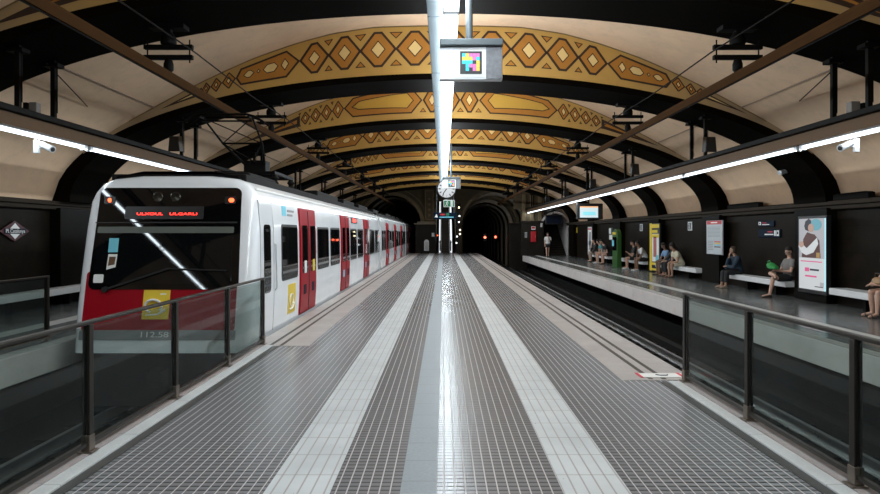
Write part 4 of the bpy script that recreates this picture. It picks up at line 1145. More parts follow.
for u, lit in ((-.98, .5), (.93, 1)):
    h = front_plate(rrect(u - .09, u + .09, 2.16, 2.28, .03), .016, .024, 'marker_light', M['black'], blk)
    f = MB(); p = FP(u + (.02 if u > 0 else 0), 2.22, .03); f.ball(p, (.045 if lit == 1 else .03, .012, .038)); f.build('marker_lens', M['tail'], blk, True)
M['headlamp'] = plain('unlit_headlamp', (.05, .045, .035), .25, .6)
for u in (-.22, .06):
    f = MB(); p = FP(u, 2.27, .016); f.lathe(p, [(.07, 0), (.085, -.015), (.07, -.022), (.03, -.01)], 18, 'y'); f.build('headlight', M['headlamp'], blk, True)
# wiper, papers and card behind the screen
wp = MB(); wp.bar(FP(-.90, .83, .05), FP(.05, 1.15, .06), .02, .03); wp.bar(FP(.05, 1.15, .06), FP(.95, 1.12, .05), .02, .02); wp.lathe(FP(-.90, .83, .05), [(.045, -.02), (.045, .04)], 12, 'y'); wp.build('wiper', M['rubber'], blk)
front_plate([(-.92, 1.40), (-.77, 1.40), (-.77, 1.62), (-.92, 1.62)], .024, .027, 'windscreen_paper', M['cyan'], blk)
front_plate([(-.92, 1.13), (-.78, 1.17), (-.77, 1.37), (-.91, 1.37)], .024, .027, 'windscreen_paper', M['stickerwhite'], blk)
front_plate([(-.90, 1.19), (-.80, 1.21), (-.79, 1.33), (-.89, 1.33)], .027, .029, 'paper_picture', M['beam'], blk)
front_plate(rrect(-1.10, -.95, .93, 1.06, .02), .024, .032, 'card_holder', M['stickerwhite'], blk)
# yellow emblem, number, bumper
em = front_plate([(-.31, .38), (.10, .38), (.10, .82), (-.31, .82)], .006, .012, 'yellow_emblem', M['yellow'])
f = MB(); q = FP(-.105, .54, .016); p1, p2 = loopmark(f, q[0], q[1], q[2], .30, 'x'); f.path(p1, .020, 8); f.path(p2, .020, 8); f.build('white_emblem', M['stickerwhite'], em)
front_plate([(-.05, .75), (.04, .75), (.04, .77), (-.05, .77)], .012, .014, 'emblem_text', M['stickerwhite'], em)
nb = front_plate(rrect(-1.24, 1.14, .07, .22, .02), -.01, .008, 'number_band', M['greytext'])
text_obj('112.58', .12, M['stickerwhite'], nb, FP(-.10, .15, .011), (PI / 2 + math.atan(-RAKE), 0, 0), 'fleet_number', width=.42)
f = MB(); f.loft([[(TX + u, TF - .05 + (.10 if abs(u) > 1.1 else 0), z) for u, z in rrect(-1.27, 1.27, -.10, .07, .03)], [(TX + u, TF + .3, z) for u, z in rrect(-1.27, 1.27, -.10, .07, .03)]]); f.build('bumper', M['trainwhite'], train, bevel=.01)
f = MB(); f.box(TX - 1.2, TX + 1.2, TF + .05, TF + .5, -.95, -.12); f.box(TX - .12, TX + .12, TF - .2, TF + .1, -.6, -.35); f.build('coupler_apron', M['void'], train, bevel=.02)

# pantograph
pg = MB(); yb_, zb_ = 15.2, 2.74
for dx in (-.62, .62): pg.bar((TX + dx, yb_ - .9, zb_ + .27), (TX + dx, yb_ + .9, zb_ + .27), .07, .07)
for dy in (-.85, 0, .85): pg.bar((TX - .65, yb_ + dy, zb_ + .27), (TX + .65, yb_ + dy, zb_ + .27), .07, .06)
pan = pg.build('pantograph', M['darkmetal'], train)
for dx in (-.62, .62):
    for dy in (-.75, .75):
        f = MB(); f.lathe((TX + dx, yb_ + dy, zb_ - .1), [(.05, 0), (.09, .06), (.05, .1), (.09, .15), (.05, .2), (.09, .26), (.05, .34)], 12); f.build('insulator', M['trainroof'], pan, True)
f = MB(); f.box(TX - .25, TX + .25, yb_ - .15, yb_ + .25, zb_ + .3, zb_ + .62); f.build('spring_box', M['darkmetal'], pan, bevel=.02)
f = MB()
for sg in (-1, 1):
    f.tube((TX + sg * .20, yb_, 3.22), (TX + sg * .42, yb_ - 1.05, 3.62), .028, .022, 8)
    f.tube((TX + sg * .42, yb_ - 1.05, 3.62), (TX + sg * .50, yb_ - 2.05, 4.02), .022, .018, 8)
    f.tube((TX + sg * .18, yb_ + .1, 3.2), (TX - sg * .42, yb_ - 1.05, 3.62), .014, .014, 6)
    f.tube((TX + sg * .42, yb_ - 1.05, 3.62), (TX - sg * .50, yb_ - 2.05, 4.0), .012, .012, 6)
f.tube((TX - .44, yb_ - 1.05, 3.62), (TX + .44, yb_ - 1.05, 3.62), .02, None, 8)
f.build('arm', M['darkmetal'], pan)
f = MB()
for dy in (-.16, .16):
    y = yb_ - 2.08 + dy
    f.path([(TX - .80, y, 3.86), (TX - .60, y, 3.99), (TX - .45, y, 4.03), (TX + .45, y, 4.03), (TX + .60, y, 3.99), (TX + .80, y, 3.86)], .024, 8)
for dx in (-.48, .48): f.bar((TX + dx, yb_ - 2.26, 4.0), (TX + dx, yb_ - 1.9, 4.0), .03, .05)
f.bar((TX - .5, yb_ - 2.05, 3.93), (TX + .5, yb_ - 2.05, 3.93), .03, .03)
f.build('collector_head', M['darkmetal'], pan)
# ------------------------------------------------------------------ people
def remesh(o, voxel, smooth=3):
    """fuse the overlapping volumes of a mesh into one continuous surface"""
    r = o.modifiers.new('r', 'REMESH'); r.mode = 'VOXEL'; r.voxel_size = voxel; r.use_smooth_shade = True
    if smooth:
        s = o.modifiers.new('s', 'SMOOTH'); s.factor = .5; s.iterations = smooth
    dg = bpy.context.evaluated_depsgraph_get(); dg.update()
    me = bpy.data.meshes.new_from_object(o.evaluated_get(dg))
    old = o.data; o.modifiers.clear(); o.data = me; me.name = old.name
    bpy.data.meshes.remove(old)
    me.polygons.foreach_set('use_smooth', [True] * len(me.polygons))
    return o

V = lambda *a: Vector(a)
def limb(f, p, q, r0, r1, n=12):
    """tapered limb segment with rounded ends"""
    p, q = Vector(p), Vector(q); f.tube(p, q, r0, r1, n); f.ball(p, r0, 0, n); f.ball(q, r1, 0, n)
def spine(f, rows, n=18):
    """torso as rings: (centre, half width, half depth, right axis)"""
    loops = []
    for i, (c, hw, hd, ax) in enumerate(rows):
        a = rows[max(0, i - 1)][0]; b = rows[min(len(rows) - 1, i + 1)][0]
        up = (Vector(b) - Vector(a)).normalized(); ax = Vector(ax).normalized(); fw = up.cross(ax).normalized() * -1
        loops.append([tuple(Vector(c) + ax * hw * math.cos(2 * PI * k / n) + fw * hd * math.sin(2 * PI * k / n)) for k in range(n)])
    f.loft(loops)

def hand(f, wrist, d, palm_n, s=1., curl=.5, fat=1.):
    """palm, four unequal bent fingers and a thumb; D the way the hand points, PALM_N the way the palm faces"""
    wrist, d, nn = Vector(wrist), Vector(d).normalized(), Vector(palm_n).normalized()
    nn = (nn - d * nn.dot(d)).normalized(); side = d.cross(nn)
    c = wrist + d * .05 * s
    loops = []
    for t_, w_, h_ in ((-.01, .026, .020), (.03, .036, .016), (.065, .042, .014), (.092, .040, .012)):
        cc = wrist + d * t_ * s
        loops.append([tuple(cc + side * w_ * s * math.cos(2 * PI * k / 12) + nn * h_ * s * math.sin(2 * PI * k / 12)) for k in range(12)])
    f.loft(loops)
    for k, (off, L) in enumerate(((.030, .070), (.010, .080), (-.010, .075), (-.030, .058))):
        b = wrist + d * .08 * s + side * off * s
        spread = side * off * .35
        d1 = (d + nn * curl * .5 + spread).normalized(); d2 = (d * (1 - curl * .6) + nn * curl + spread).normalized()
        m_ = b + d1 * L * .52 * s; e = m_ + d2 * L * .5 * s
        limb(f, b, m_, .0092 * s * fat, .0085 * s * fat, 8); limb(f, m_, e, .0085 * s * fat, .007 * s * fat, 8)
    b = wrist + d * .02 * s + side * .026 * s
    m_ = b + (d * .6 + side * .75 + nn * .3).normalized() * .045 * s; e = m_ + (d * .9 + side * .25 + nn * .3).normalized() * .036 * s
    limb(f, b, m_, .012 * s * fat, .010 * s * fat, 8); limb(f, m_, e, .010 * s * fat, .008 * s * fat, 8)

def head(f, c, fwd, s=1.):
    """skull, jaw, nose, brow, lips and ears; C the middle of the head, FWD the way the face looks"""
    c, fw = Vector(c), Vector(fwd).normalized(); rt = fw.cross(Vector((0, 0, 1))).normalized(); up = rt.cross(fw)
    P = lambda r, u, w: c + rt * r * s + up * u * s + fw * w * s
    def ell(cc, rr, n=16):
        loops = []
        for i in range(1, 9):
            t_ = PI * i / 9
            loops.append([tuple(cc + rt * rr[0] * s * math.sin(t_) * math.cos(2 * PI * k / n) + fw * rr[1] * s * math.sin(t_) * math.sin(2 * PI * k / n) - up * rr[2] * s * math.cos(t_)) for k in range(n)])
        f.loft(loops)
    ell(P(0, .03, -.012), (.074, .094, .088)); ell(P(0, -.03, .022), (.058, .066, .075)); ell(P(0, -.083, .052), (.030, .028, .024))
    f.tube(P(0, .012, .083), P(0, -.026, .104), .009 * s, .014 * s, 8); f.ball(P(0, -.028, .098), .015 * s, 0, 8)
    f.tube(P(-.04, .024, .072), P(.04, .024, .072), .011 * s, .011 * s, 8)
    f.tube(P(-.02, -.055, .080), P(.02, -.055, .080), .0085 * s, .0085 * s, 8)
    for sg in (-1, 1): ell(P(sg * .074, -.005, -.01), (.010, .020, .032), 10)
    return P

def person(name, label, origin, face, J, skin, voxel=.012, fat=1.25, s=1., female=False, group=None, look=None, armr=1., legr=1.):
    """J: joints in metres, x to the figure's right, y forward, z up from the floor under the pelvis; FACE: heading in degrees (0 = +Y).
    returns the root and the placement function for clothes"""
    root = thing(name, label, 'person', origin, group)
    ca, sa = math.cos(R(face)), math.sin(R(face)); o = Vector(origin)
    W = lambda p: o + Vector((ca * p[0] - sa * p[1], sa * p[0] + ca * p[1], p[2])) * s
    D = lambda p: Vector((ca * p[0] - sa * p[1], sa * p[0] + ca * p[1], p[2]))
    ax, axs = D(J.get('hipax', (1, 0, 0))), D(J.get('shax', (1, 0, 0)))
    f = MB()
    pel, wai, che, sho, nec, hea = [W(J[k]) for k in ('pelvis', 'waist', 'chest', 'shoulder', 'neck', 'head')]
    hw = (.165, .130, .150, .155) if female else (.155, .145, .168, .175)
    rows = [(pel + (pel - wai) * .5, .10, .085, ax), (pel, hw[0], .125, ax), (wai, hw[1], .105, ax), (che, hw[2], .115, axs), (sho, hw[3] * .93, .085, axs), (sho + (nec - sho) * .55, .085, .068, axs), (nec, .056, .056, axs)]
    spine(f, [(c, a * s, b * s, x) for c, a, b, x in rows])
    limb(f, nec - (nec - sho) * .3, hea - (hea - nec) * .3, .056 * s, .05 * s)
    lk = D(look or J.get('look', (0, 1, 0))); HP = head(f, hea, lk, s)
    for sd in ('r', 'l'):
        sg = 1 if sd == 'r' else -1
        a, e, w = W(J['sh' + sd]), W(J['el' + sd]), W(J['wr' + sd])
        limb(f, a, e, .050 * s * armr, .040 * s * armr); limb(f, e, w, .040 * s * armr, .027 * s * armr)
        limb(f, sho, a, .06 * s, .052 * s)
        hd = (w - e).normalized() if 'hd' + sd not in J else D(J['hd' + sd]); hn = D(J.get('hn' + sd, (0, 0, -1)))
        # the thumb lies on the inner side of either hand
        hand(f, w, hd, hn, s, J.get('curl', .5), fat)
        h, k, an, to = W(J['hi' + sd]), W(J['kn' + sd]), W(J['an' + sd]), W(J['to' + sd])
        limb(f, h, k, .085 * s * legr, .056 * s * legr); limb(f, k + (an - k) * .02, k + (an - k) * .35, .054 * s * legr, .055 * s * legr); limb(f, k + (an - k) * .3, an, .055 * s * legr, .036 * s)
        limb(f, an - V(0, 0, .01) * s, to, .036 * s, .028 * s); 
    b = f.build('body', skin, root); remesh(b, voxel * s)
    root['_f'] = 0; del root['_f']
    return root, W, D, HP

def garment(name, root, mat, build, voxel=.014, smooth=2):
    f = MB(); build(f); g = f.build(name, mat, root); remesh(g, voxel, smooth); return g
def cone(f, p, q, r0, r1, n=14): f.tube(Vector(p), Vector(q), r0, r1, n)

def torso_shell(f, W, D, J, g=.016, s=1., female=False, low=None, sleeve=.5, top=.55, armr=1.):
    ax, axs = D(J.get('hipax', (1, 0, 0))), D(J.get('shax', (1, 0, 0)))
    pel, wai, che, sho, nec = [W(J[k]) for k in ('pelvis', 'waist', 'chest', 'shoulder', 'neck')]
    hw = (.165, .130, .150, .155) if female else (.155, .145, .168, .175)
    base = pel + (pel - wai) * (.15 if low is None else low)
    rows = [(base, hw[0] * .98, .125, ax), (pel + (wai - pel) * .4, hw[0] * .97, .122, ax), (wai, hw[1], .11, ax), (che, hw[2], .117, axs), (sho, hw[3] * .95, .088, axs), (sho + (nec - sho) * top, .088, .072, axs)]
    spine(f, [(c, (a + g) * s, (b + g) * s, x) for c, a, b, x in rows])
    for sd in ('r', 'l'):
        a, e, w = W(J['sh' + sd]), W(J['el' + sd]), W(J['wr' + sd])
        f.ball(a, (.052 * armr + g) * s); limb(f, sho, a, (.058 + g) * s, (.050 + g) * s)
        if sleeve <= 1: cone(f, a, a + (e - a) * sleeve, (.052 * armr + g) * s, (.046 * armr + g) * s)
        else:
            cone(f, a, e, (.052 * armr + g) * s, (.042 * armr + g) * s); f.ball(e, (.042 * armr + g) * s); cone(f, e, e + (w - e) * (sleeve - 1), (.042 * armr + g) * s, (.030 * armr + g) * s)

def legs_shell(f, W, D, J, g=.016, s=1., length=.5, female=False, legr=1., skirt=False):
    ax = D(J.get('hipax', (1, 0, 0)))
    pel, wai = W(J['pelvis']), W(J['waist'])
    hw = .165 if female else .155
    spine(f, [(pel + (pel - wai) * .55, (.11 + g) * s, (.09 + g) * s, ax), (pel, (hw + g) * s, (.126 + g) * s, ax), (pel + (wai - pel) * .75, (.145 + g * .6) * s, (.11 + g) * s, ax)])
    for sd in ('r', 'l'):
        h, k, an = W(J['hi' + sd]), W(J['kn' + sd]), W(J['an' + sd])
        f.ball(h, (.085 * legr + g) * s)
        if length <= 1: cone(f, h, h + (k - h) * length, (.086 * legr + g) * s, (.066 * legr + g * 1.3) * s)
        else:
            cone(f, h, k, (.086 * legr + g) * s, (.058 * legr + g) * s); f.ball(k, (.058 * legr + g) * s); cone(f, k, k + (an - k) * (length - 1), (.058 * legr + g) * s, (.048 + g) * s)
    if skirt:
        hr, hl = W(J['hir']), W(J['hil']); m_ = lambda t_: (hr + (W(J['knr']) - hr) * t_, hl + (W(J['knl']) - hl) * t_)
        loops = []
        for t_ in (0, length * .5, length):
            a, b = m_(t_); d = (W(J['knr']) - hr).normalized(); u = (a - b).normalized(); n_ = d.cross(u).normalized(); c = (a + b) / 2; hwid = (a - b).length / 2 + .05 * s
            loops.append([tuple(c + u * hwid * math.cos(2 * PI * q / 14) + n_ * (.085 + g) * s * math.sin(2 * PI * q / 14)) for q in range(14)])
        f.loft(loops)

def shoes(root, W, D, J, mat, s=1., sandal=False):
    for sd in ('r', 'l'):
        an, to = W(J['an' + sd]), W(J['to' + sd]); d = (to - an); d.z = 0; d.normalize(); u = d.cross(Vector((0, 0, 1)))
        dz = J.get('lift' + sd, 0)
        f = MB(); z = (an.z + to.z) / 2
        heel = Vector((an.x, an.y, 0)) - d * .055 * s; L = .265 * s
        zf = lambda t_: max(0, 0)
        base = min(an.z - .085 * s, to.z - .035 * s)
        if sandal:
            loops = [[(heel + d * L * t_ + u * w_ * c_ * s + Vector((0, 0, base + h_))) for c_, h_ in ((-1, .0), (1, .0), (1, .018), (-1, .018))] for t_, w_ in ((0, .026), (.15, .034), (.5, .036), (.8, .044), (1, .026))]
            f.loft([[tuple(p) for p in l] for l in loops])
            t0 = heel + d * L * .72 + Vector((0, 0, base + .012)); f.path([t0 - u * .045 * s, t0 - u * .02 * s + Vector((0, 0, .055)) * s, t0 + u * .02 * s + Vector((0, 0, .055)) * s, t0 + u * .045 * s], .011 * s, 8)
            f.build('sandal', mat, root)
        else:
            prof = ((0, .030, .060), (.08, .038, .085), (.3, .040, .098), (.5, .042, .075), (.75, .047, .056), (.93, .036, .042), (1.0, .018, .028))
            loops = []
            for t_, w_, h_ in prof:
                c = heel + d * L * t_
                loops.append([tuple(c + u * w_ * s * math.cos(a) + Vector((0, 0, base + (h_ * s / 2 - .002) + h_ * s / 2 * math.sin(a)))) for a in [2 * PI * q / 12 for q in range(12)]])
            f.loft(loops); f.build('shoe', mat, root, True)

def eyes(root, HP, s=1.):
    for sg in (-1, 1):
        f = MB(); f.ball(tuple(HP(sg * .031, .004, .076)), .0115 * s, 0, 10); e = f.build('eye', M['eyewhite'], root, True)
        f = MB(); f.ball(tuple(HP(sg * .031, .003, .0845)), .0055 * s, 0, 8); f.build('iris', M['black'], e, True)
        f = MB(); f.tube(HP(sg * .016, .026, .082), HP(sg * .048, .024, .066), .005 * s, .004 * s, 6); f.build('eyebrow', M['hairdark'], root)
    f = MB(); f.tube(HP(-.02, -.056, .087), HP(.02, -.056, .087), .006 * s, .006 * s, 8); f.build('lips', M['lips'], root, True)

def hair(root, HP, mat, kind='short', s=1., rad=1.):
    def b(f):
        def ell(r, u, w, rr):
            c = HP(r, u, w); rt = (HP(1, 0, 0) - HP(0, 0, 0)).normalized(); up = (HP(0, 1, 0) - HP(0, 0, 0)).normalized(); fw = (HP(0, 0, 1) - HP(0, 0, 0)).normalized()
            loops = []
            for i in range(1, 8):
                t_ = PI * i / 8; loops.append([tuple(c + rt * rr[0] * s * math.sin(t_) * math.cos(2 * PI * k / 14) + fw * rr[1] * s * math.sin(t_) * math.sin(2 * PI * k / 14) - up * rr[2] * s * math.cos(t_)) for k in range(14)])
            f.loft(loops)
        ell(0, .062, -.024, (.083 * rad, .096 * rad, .072 * rad)); ell(0, .02, -.058, (.078 * rad, .062, .082 * rad))
        if kind in ('long', 'bob'):
            for sg in (-1, 1): ell(sg * .066, -.02, -.02, (.024, .045, .09))
            ell(0, -.05, -.062, (.075, .048, .10))
        if kind == 'long': ell(0, -.15, -.075, (.085, .045, .12))
        if kind == 'bun': ell(0, .09, -.10, (.045, .045, .045))
        if kind == 'big': ell(0, .04, -.04, (.115, .12, .115)); ell(0, -.06, -.07, (.10, .08, .11))
    garment('hair', root, mat, b, .011 * s, 2)

for nm, c in (('skina', (.56, .34, .25)), ('skinb', (.40, .23, .155)), ('skinc', (.20, .11, .07)), ('lips', (.40, .14, .12)), ('eyewhite', (.32, .29, .27)), ('hairdark', (.018, .013, .011)), ('hairbrown', (.05, .032, .02)), ('hairgrey', (.16, .14, .12)),
              ('clothwhite', (.66, .66, .65)), ('clothcream', (.60, .55, .42)), ('clothblack', (.014, .014, .016)), ('clothnavy', (.009, .026, .046)), ('clothgrey', (.20, .185, .175)), ('clothdark', (.03, .028, .028)), ('clothbeige', (.32, .25, .20)), ('clothblue', (.16, .27, .44)), ('clothteal', (.06, .26, .28)), ('bagbrown', (.34, .20, .10)), ('baggreen', (.02, .26, .055)), ('shoewhite', (.7, .7, .7)), ('shoebrown', (.05, .03, .02)), ('clothyellow', (.50, .42, .10))):
    M[nm] = plain(nm, c, .75 if nm.startswith(('cloth', 'hair')) else .5, 0, .14, 14)

def seated(lean=0., knee=.0, dz=0., hx=.09, kx=.13):
    """a relaxed seated pose; the seat top is .425 above the floor"""
    z = .425 + .10 + dz
    return dict(pelvis=(0, 0, z), waist=(0, -.01 + lean * .3, z + .18), chest=(0, lean * .65, z + .33), shoulder=(0, lean * .95, z + .44), neck=(0, lean * 1.15 + .01, z + .53), head=(0, lean * 1.35 + .05, z + .68),
        shr=(.19, lean * .95, z + .43), shl=(-.19, lean * .95, z + .43), elr=(.25, lean * .8 + .08, z + .17), ell=(-.25, lean * .8 + .08, z + .17), wrr=(.16, .34, z + .10), wrl=(-.16, .34, z + .10),
        hir=(hx, .02, z - .01), hil=(-hx, .02, z - .01), knr=(kx, .44, z - .03), knl=(-kx, .44, z - .03), anr=(kx, .42 + knee, .085), anl=(-kx, .42 + knee, .085), tor=(kx + .02, .58 + knee, .035), tol=(-kx - .02, .58 + knee, .035))
SEATX = 9.12   # where the pelvis of a seated person is

# man with crossed legs
J = seated(-.06); z = J['pelvis'][2]
J.update(knl=(-.10, .43, z - .02), anl=(-.10, .52, .085), tol=(-.10, .70, .035),
         knr=(.02, .44, z + .10), anr=(-.36, .50, z + .06), tor=(-.50, .58, z + .02), hir=(.09, .03, z),
         elr=(.27, .05, z + .16), wrr=(.10, .27, z + .18), ell=(-.27, .05, z + .17), wrl=(-.08, .30, z + .18), hdr=(-.6, .7, .1), hdl=(.5, .8, .1), look=(-.25, 1, -.45), curl=.7)
root, W, D, HP = person('person', 'person in grey T-shirt and dark shorts with one leg crossed, holding a green bag', (SEATX, 17.5, 0), 90, J, M['skina'], .009, 1.15)
garment('shirt', root, M['clothgrey'], lambda f: torso_shell(f, W, D, J, .018, sleeve=.6)); garment('shorts', root, M['clothblack'], lambda f: legs_shell(f, W, D, J, .018, length=.72))
shoes(root, W, D, J, M['shoebrown']); hair(root, HP, M['hairdark']); eyes(root, HP)
f = MB(); f.path([HP(-.075, .006, .02), HP(-.06, .006, .088), HP(-.004, .006, .098), HP(.06, .006, .088), HP(.075, .006, .02)], .006, 6); f.build('glasses', M['black'], root)
p = W((-.08, .44, z + .30)); t = thing('shopping_bag', 'crumpled green bag held on the lap of the man with crossed legs', 'bag', tuple(p))
def gb(f):
    f.loft([[(p.x + sx_ * w_, p.y + y_, p.z + sz_ * h_ + dz_) for sx_, sz_ in ((-1, -1), (1, -1), (1.1, .2), (.3, 1), (-.4, .8), (-1.1, .3))] for y_, w_, h_, dz_ in ((-.22, .06, .03, -.04), (-.12, .10, .055, -.02), (0, .10, .08, .01), (.12, .09, .07, .03), (.2, .05, .04, .04))])
g = garment('bag_body', t, M['baggreen'], gb, .015)
f = MB(); f.path([(p.x, p.y + .08, p.z + .05), (p.x, p.y + .14, p.z + .14), (p.x, p.y + .24, p.z + .12), (p.x, p.y + .26, p.z + .04)], .012, 6); f.build('handle', M['baggreen'], t)

# person in a navy jacket, chin on hand
J = seated(.10); z = J['pelvis'][2]
J.update(elr=(.20, .30, z + .12), wrr=(.08, .26, z + .46), hdr=(-.2, .05, 1), hnr=(0, -1, 0), ell=(-.22, .28, z + .14), wrl=(.02, .36, z + .16), hdl=(.9, .3, .1), look=(.1, 1, -.1),
         anr=(.10, .50, .085), tor=(.12, .66, .035), anl=(-.10, .46, .085), tol=(-.12, .62, .035))
root, W, D, HP = person('person', 'person in navy jacket and black trousers resting the chin on one hand', (SEATX + .02, 20.45, 0), 92, J, M['skinb'], .009, 1.15, .97, True)
garment('jacket', root, M['clothnavy'], lambda f: torso_shell(f, W, D, J, .024, .97, True, sleeve=1.9)); garment('trousers', root, M['clothblack'], lambda f: legs_shell(f, W, D, J, .018, .97, 1.75, True))
shoes(root, W, D, J, M['clothbeige'], .97, False); hair(root, HP, M['hairbrown'], 'bob', .97); eyes(root, HP, .97)

# woman cut by the frame
J = seated(.12); z = J['pelvis'][2]
J.update(knr=(.10, .44, z - .02), knl=(-.16, .44, z - .02), anr=(.12, .40, .085), tor=(.16, .57, .03), anl=(-.16, .46, .085), tol=(-.20, .63, .03), elr=(.25, .22, z + .16), wrr=(.10, .42, z + .16), ell=(-.25, .26, z + .14), wrl=(-.02, .46, z + .14), hdr=(-.8, .5, -.1), hdl=(.8, .5, -.1), look=(.1, 1, -.35), curl=.7)
root, W, D, HP = person('person', 'bare-armed person in shorts and dark sandals with a tan handbag on the lap', (SEATX, 13.28, 0), 85, J, M['skina'], .009, 1.15, 1.0, True)
garment('top', root, M['clothyellow'], lambda f: torso_shell(f, W, D, J, .016, 1, True, sleeve=.12, top=.35)); garment('shorts', root, M['clothbeige'], lambda f: legs_shell(f, W, D, J, .016, 1, .55, True))
shoes(root, W, D, J, M['shoebrown'], 1, True); hair(root, HP, M['hairbrown'], 'bob'); eyes(root, HP)
p = W((-.02, .36, z + .20)); t = thing('handbag', 'tan handbag on the lap of the person cut by the picture edge', 'bag', tuple(p))
garment('bag_body', t, M['bagbrown'], lambda f: (f.ball((p.x, p.y, p.z), (.10, .17, .095)), f.ball((p.x, p.y, p.z - .03), (.11, .18, .05))), .013)
f = MB(); f.path([(p.x, p.y - .12, p.z + .05), (p.x - .02, p.y - .07, p.z + .16), (p.x - .02, p.y + .07, p.z + .16), (p.x, p.y + .12, p.z + .05)], .010, 6); f.build('handle', M['shoebrown'], t)

# cream dress and her neighbours on the bench past the timetable
def simple(lab, y, face, skin, top, topmat, legmat, leglen, shoemat, hairkind, hairmat, female, lean, s=1., sleeve=.5, mods=None, voxel=.012, sandal=False, skirt=False, x=SEATX, g=.018):
    J = seated(lean); z = J['pelvis'][2]
    if mods: J.update(mods(z))
    root, W, D, HP = person('person', lab, (x, y, 0), face, J, skin, voxel, 1.3, s, female)
    garment(top, root, topmat, lambda f: torso_shell(f, W, D, J, g, s, female, sleeve=sleeve))
    garment('skirt' if skirt else ('shorts' if leglen < 1 else 'trousers'), root, legmat, lambda f: legs_shell(f, W, D, J, .018, s, leglen, female, 1., skirt))
    shoes(root, W, D, J, shoemat, s, sandal); hair(root, HP, hairmat, hairkind, s); eyes(root, HP, s)
    return root
fold = lambda z: dict(elr=(.24, .26, z + .10), wrr=(.06, .42, z + .08), ell=(-.24, .26, z + .10), wrl=(-.04, .44, z + .06), look=(0, 1, -.7))
phone = lambda z: dict(elr=(.22, .22, z + .08), wrr=(.08, .38, z + .22), ell=(-.22, .22, z + .08), wrl=(-.06, .36, z + .20), hdr=(-.3, .6, .5), hdl=(.3, .6, .5), look=(0, 1, -.6))
chin = lambda z: dict(elr=(.16, .36, z + .06), wrr=(.07, .36, z + .38), hdr=(-.1, -.1, 1), hnr=(0, -1, 0), ell=(-.20, .32, z + .06), wrl=(-.05, .44, z + .06), look=(-.1, 1, -.2))
simple('person in cream dress with dark hair leaning forward, nearest the empty end of the bench', 25.35, 96, M['skinb'], 'dress_top', M['clothcream'], M['clothcream'], .8, M['shoebrown'], 'bob', M['hairdark'], True, .24, .97, .45, fold, sandal=True, skirt=True, g=.028)
simple('dark-haired person in black sitting close behind the person in cream dress', 26.0, 92, M['skinb'], 'shirt', M['clothblack'], M['clothblack'], 1.8, M['shoebrown'], 'long', M['hairdark'], True, .04, 1., 1.6, fold)
simple('person in blue and white shirt with bare shins beside the yellow poster', 26.75, 92, M['skinc'], 'shirt', M['clothblue'], M['clothblack'], .9, M['shoebrown'], 'short', M['hairdark'], False, .12, .98, .55, fold)
# bench between the yellow poster and the totem
simple('person in white T-shirt and white shoes bending forward just beyond the yellow poster', 29.75, 92, M['skinc'], 'shirt', M['clothwhite'], M['clothblack'], .8, M['shoewhite'], 'short', M['hairdark'], False, .26, 1., .55, chin)
simple('person in black shirt and white shoes sitting beside the green totem', 31.2, 84, M['skinb'], 'shirt', M['clothblack'], M['clothblack'], .75, M['shoewhite'], 'short', M['hairdark'], False, .10, 1.02, .6, phone)
# the far hunched group
simple('person in black hunched over the knees, nearest the totem in the far group', 36.0, 92, M['skina'], 'shirt', M['clothblack'], M['clothblack'], .6, M['shoebrown'], 'short', M['hairdark'], False, .34, 1.02, .5, fold)
simple('person with teal top and bare shins in the middle of the far group', 37.3, 94, M['skina'], 'shirt', M['clothteal'], M['clothblack'], .7, M['shoewhite'], 'bob', M['hairdark'], True, .26, 1., .4, fold)
simple('person in dark jacket and beige trousers on the bench end by the stairs', 39.0, 90, M['skina'], 'jacket', M['clothdark'], M['clothbeige'], 1.85, M['shoebrown'], 'short', M['hairdark'], False, .16, 1.02, 1.7, chin)

# woman walking out of the stairs
J = dict(pelvis=(0, 0, .93), waist=(0, .0, 1.10), chest=(0, .01, 1.26), shoulder=(0, .01, 1.37), neck=(0, .02, 1.46), head=(0, .05, 1.60), shr=(.17, .01, 1.36), shl=(-.17, .01, 1.36),
         elr=(.22, -.02, 1.09), wrr=(.21, .10, .86), ell=(-.23, .05, 1.12), wrl=(-.08, .22, 1.28), hdl=(.2, .3, 1), hnl=(0, -1, 0), hir=(.085, 0, .90), hil=(-.085, 0, .90), knr=(.09, .16, .50), knl=(-.07, .02, .49), anr=(.08, .18, .09), anl=(-.06, -.16, .13), tor=(.08, .34, .035), tol=(-.06, -.02, .04), look=(0, 1, -.3), hdr=(0, .2, -1))
root, W, D, HP = person('person', 'person in white blouse and black skirt walking out of the stair opening', (7.52, 47.6, 0), 172, J, M['skina'], .012, 1.3, 1.0, True)
garment('blouse', root, M['clothwhite'], lambda f: torso_shell(f, W, D, J, .02, 1, True, sleeve=.7)); garment('skirt', root, M['clothblack'], lambda f: legs_shell(f, W, D, J, .02, 1, .62, True, 1., True))
shoes(root, W, D, J, M['shoebrown']); hair(root, HP, M['hairdark'], 'bob'); eyes(root, HP)
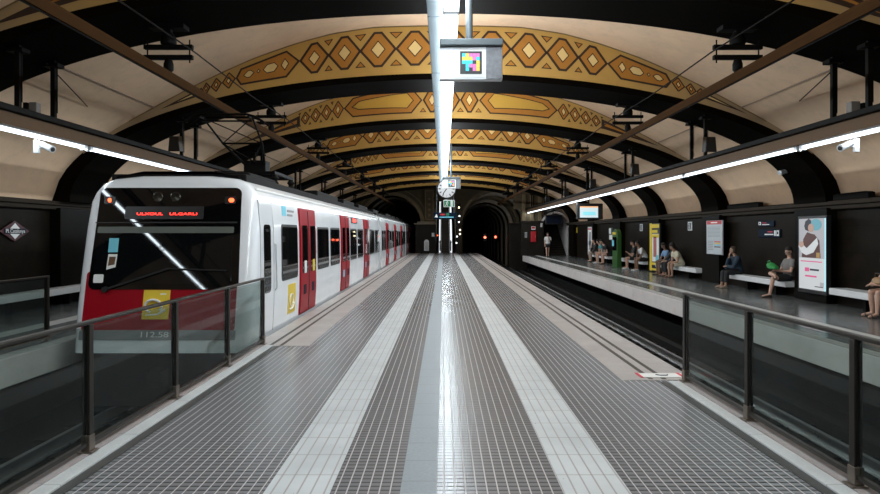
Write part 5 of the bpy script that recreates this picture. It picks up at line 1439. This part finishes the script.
# ------------------------------------------------------------------ the light of the lamp rows, and added fill for the vault
def row_light(name, X, z, ya, yb, wdt, radiance, tilt, col=(.82, .93, 1.0)):
    l = bpy.data.lights.new(name, 'AREA'); l.shape = 'RECTANGLE'; l.size = wdt; l.size_y = yb - ya
    l.energy = radiance * PI * wdt * (yb - ya); l.color = col
    o = bpy.data.objects.new(name, l); COL.objects.link(o); o.location = (X, (ya + yb) / 2, z); o.rotation_euler = (0, R(tilt), 0)
    return o
row_light('luminaire_row_light', .1, LZ - .056, -2., 49.5, .18, L_DOWN, 0)
row_light('added_vault_uplight', .1, LZ + .172, -2., 49.5, .18, L_UP, 180)  # added upward fill that brightens the crown of the vault
for a in (-1, 1): row_light('added_vault_side_light', .1 - a * .097, LZ + .03, -2., 49.5, .14, L_SIDE, a * 97)  # added sideways fill for the flanks of the vault and the friezes
for sx in (-1, 1):
    for a in (-1, 1):
        row_light('fluorescent_row_light', sx * 6.35 - a * .034, 3.172, -5., 50.6, .05, L_TUBE, a * 40)

# ------------------------------------------------------------------ camera, air and exposure
cam = bpy.data.cameras.new('camera'); co = bpy.data.objects.new('camera', cam); COL.objects.link(co)
co.location = (0, 0, 1.7); co.rotation_euler = (PI / 2, 0, 0)
cam.sensor_width = 36; cam.lens = 660 / 880 * 36; cam.shift_x = -3.5 / 880; cam.shift_y = -14 / 880; cam.clip_start = .05; cam.clip_end = 300
SC.camera = co
w = bpy.data.worlds.new('world'); SC.world = w; w.use_nodes = True
w.node_tree.nodes['Background'].inputs[0].default_value = (.01, .011, .012, 1); w.node_tree.nodes['Background'].inputs[1].default_value = .3
SC.view_settings.view_transform = 'Standard'; SC.view_settings.look = 'None'; SC.view_settings.gamma = 1; SC.view_settings.use_curve_mapping = False
SC.view_settings.exposure = EXPOSURE
cy = SC.cycles
cy.max_bounces = 8; cy.diffuse_bounces = 4; cy.glossy_bounces = 4; cy.transmission_bounces = 6; cy.transparent_max_bounces = 12
cy.use_denoising = True; cy.denoising_prefilter = 'ACCURATE'
cy.caustics_reflective = False; cy.caustics_refractive = False
cy.sample_clamp_indirect = 6
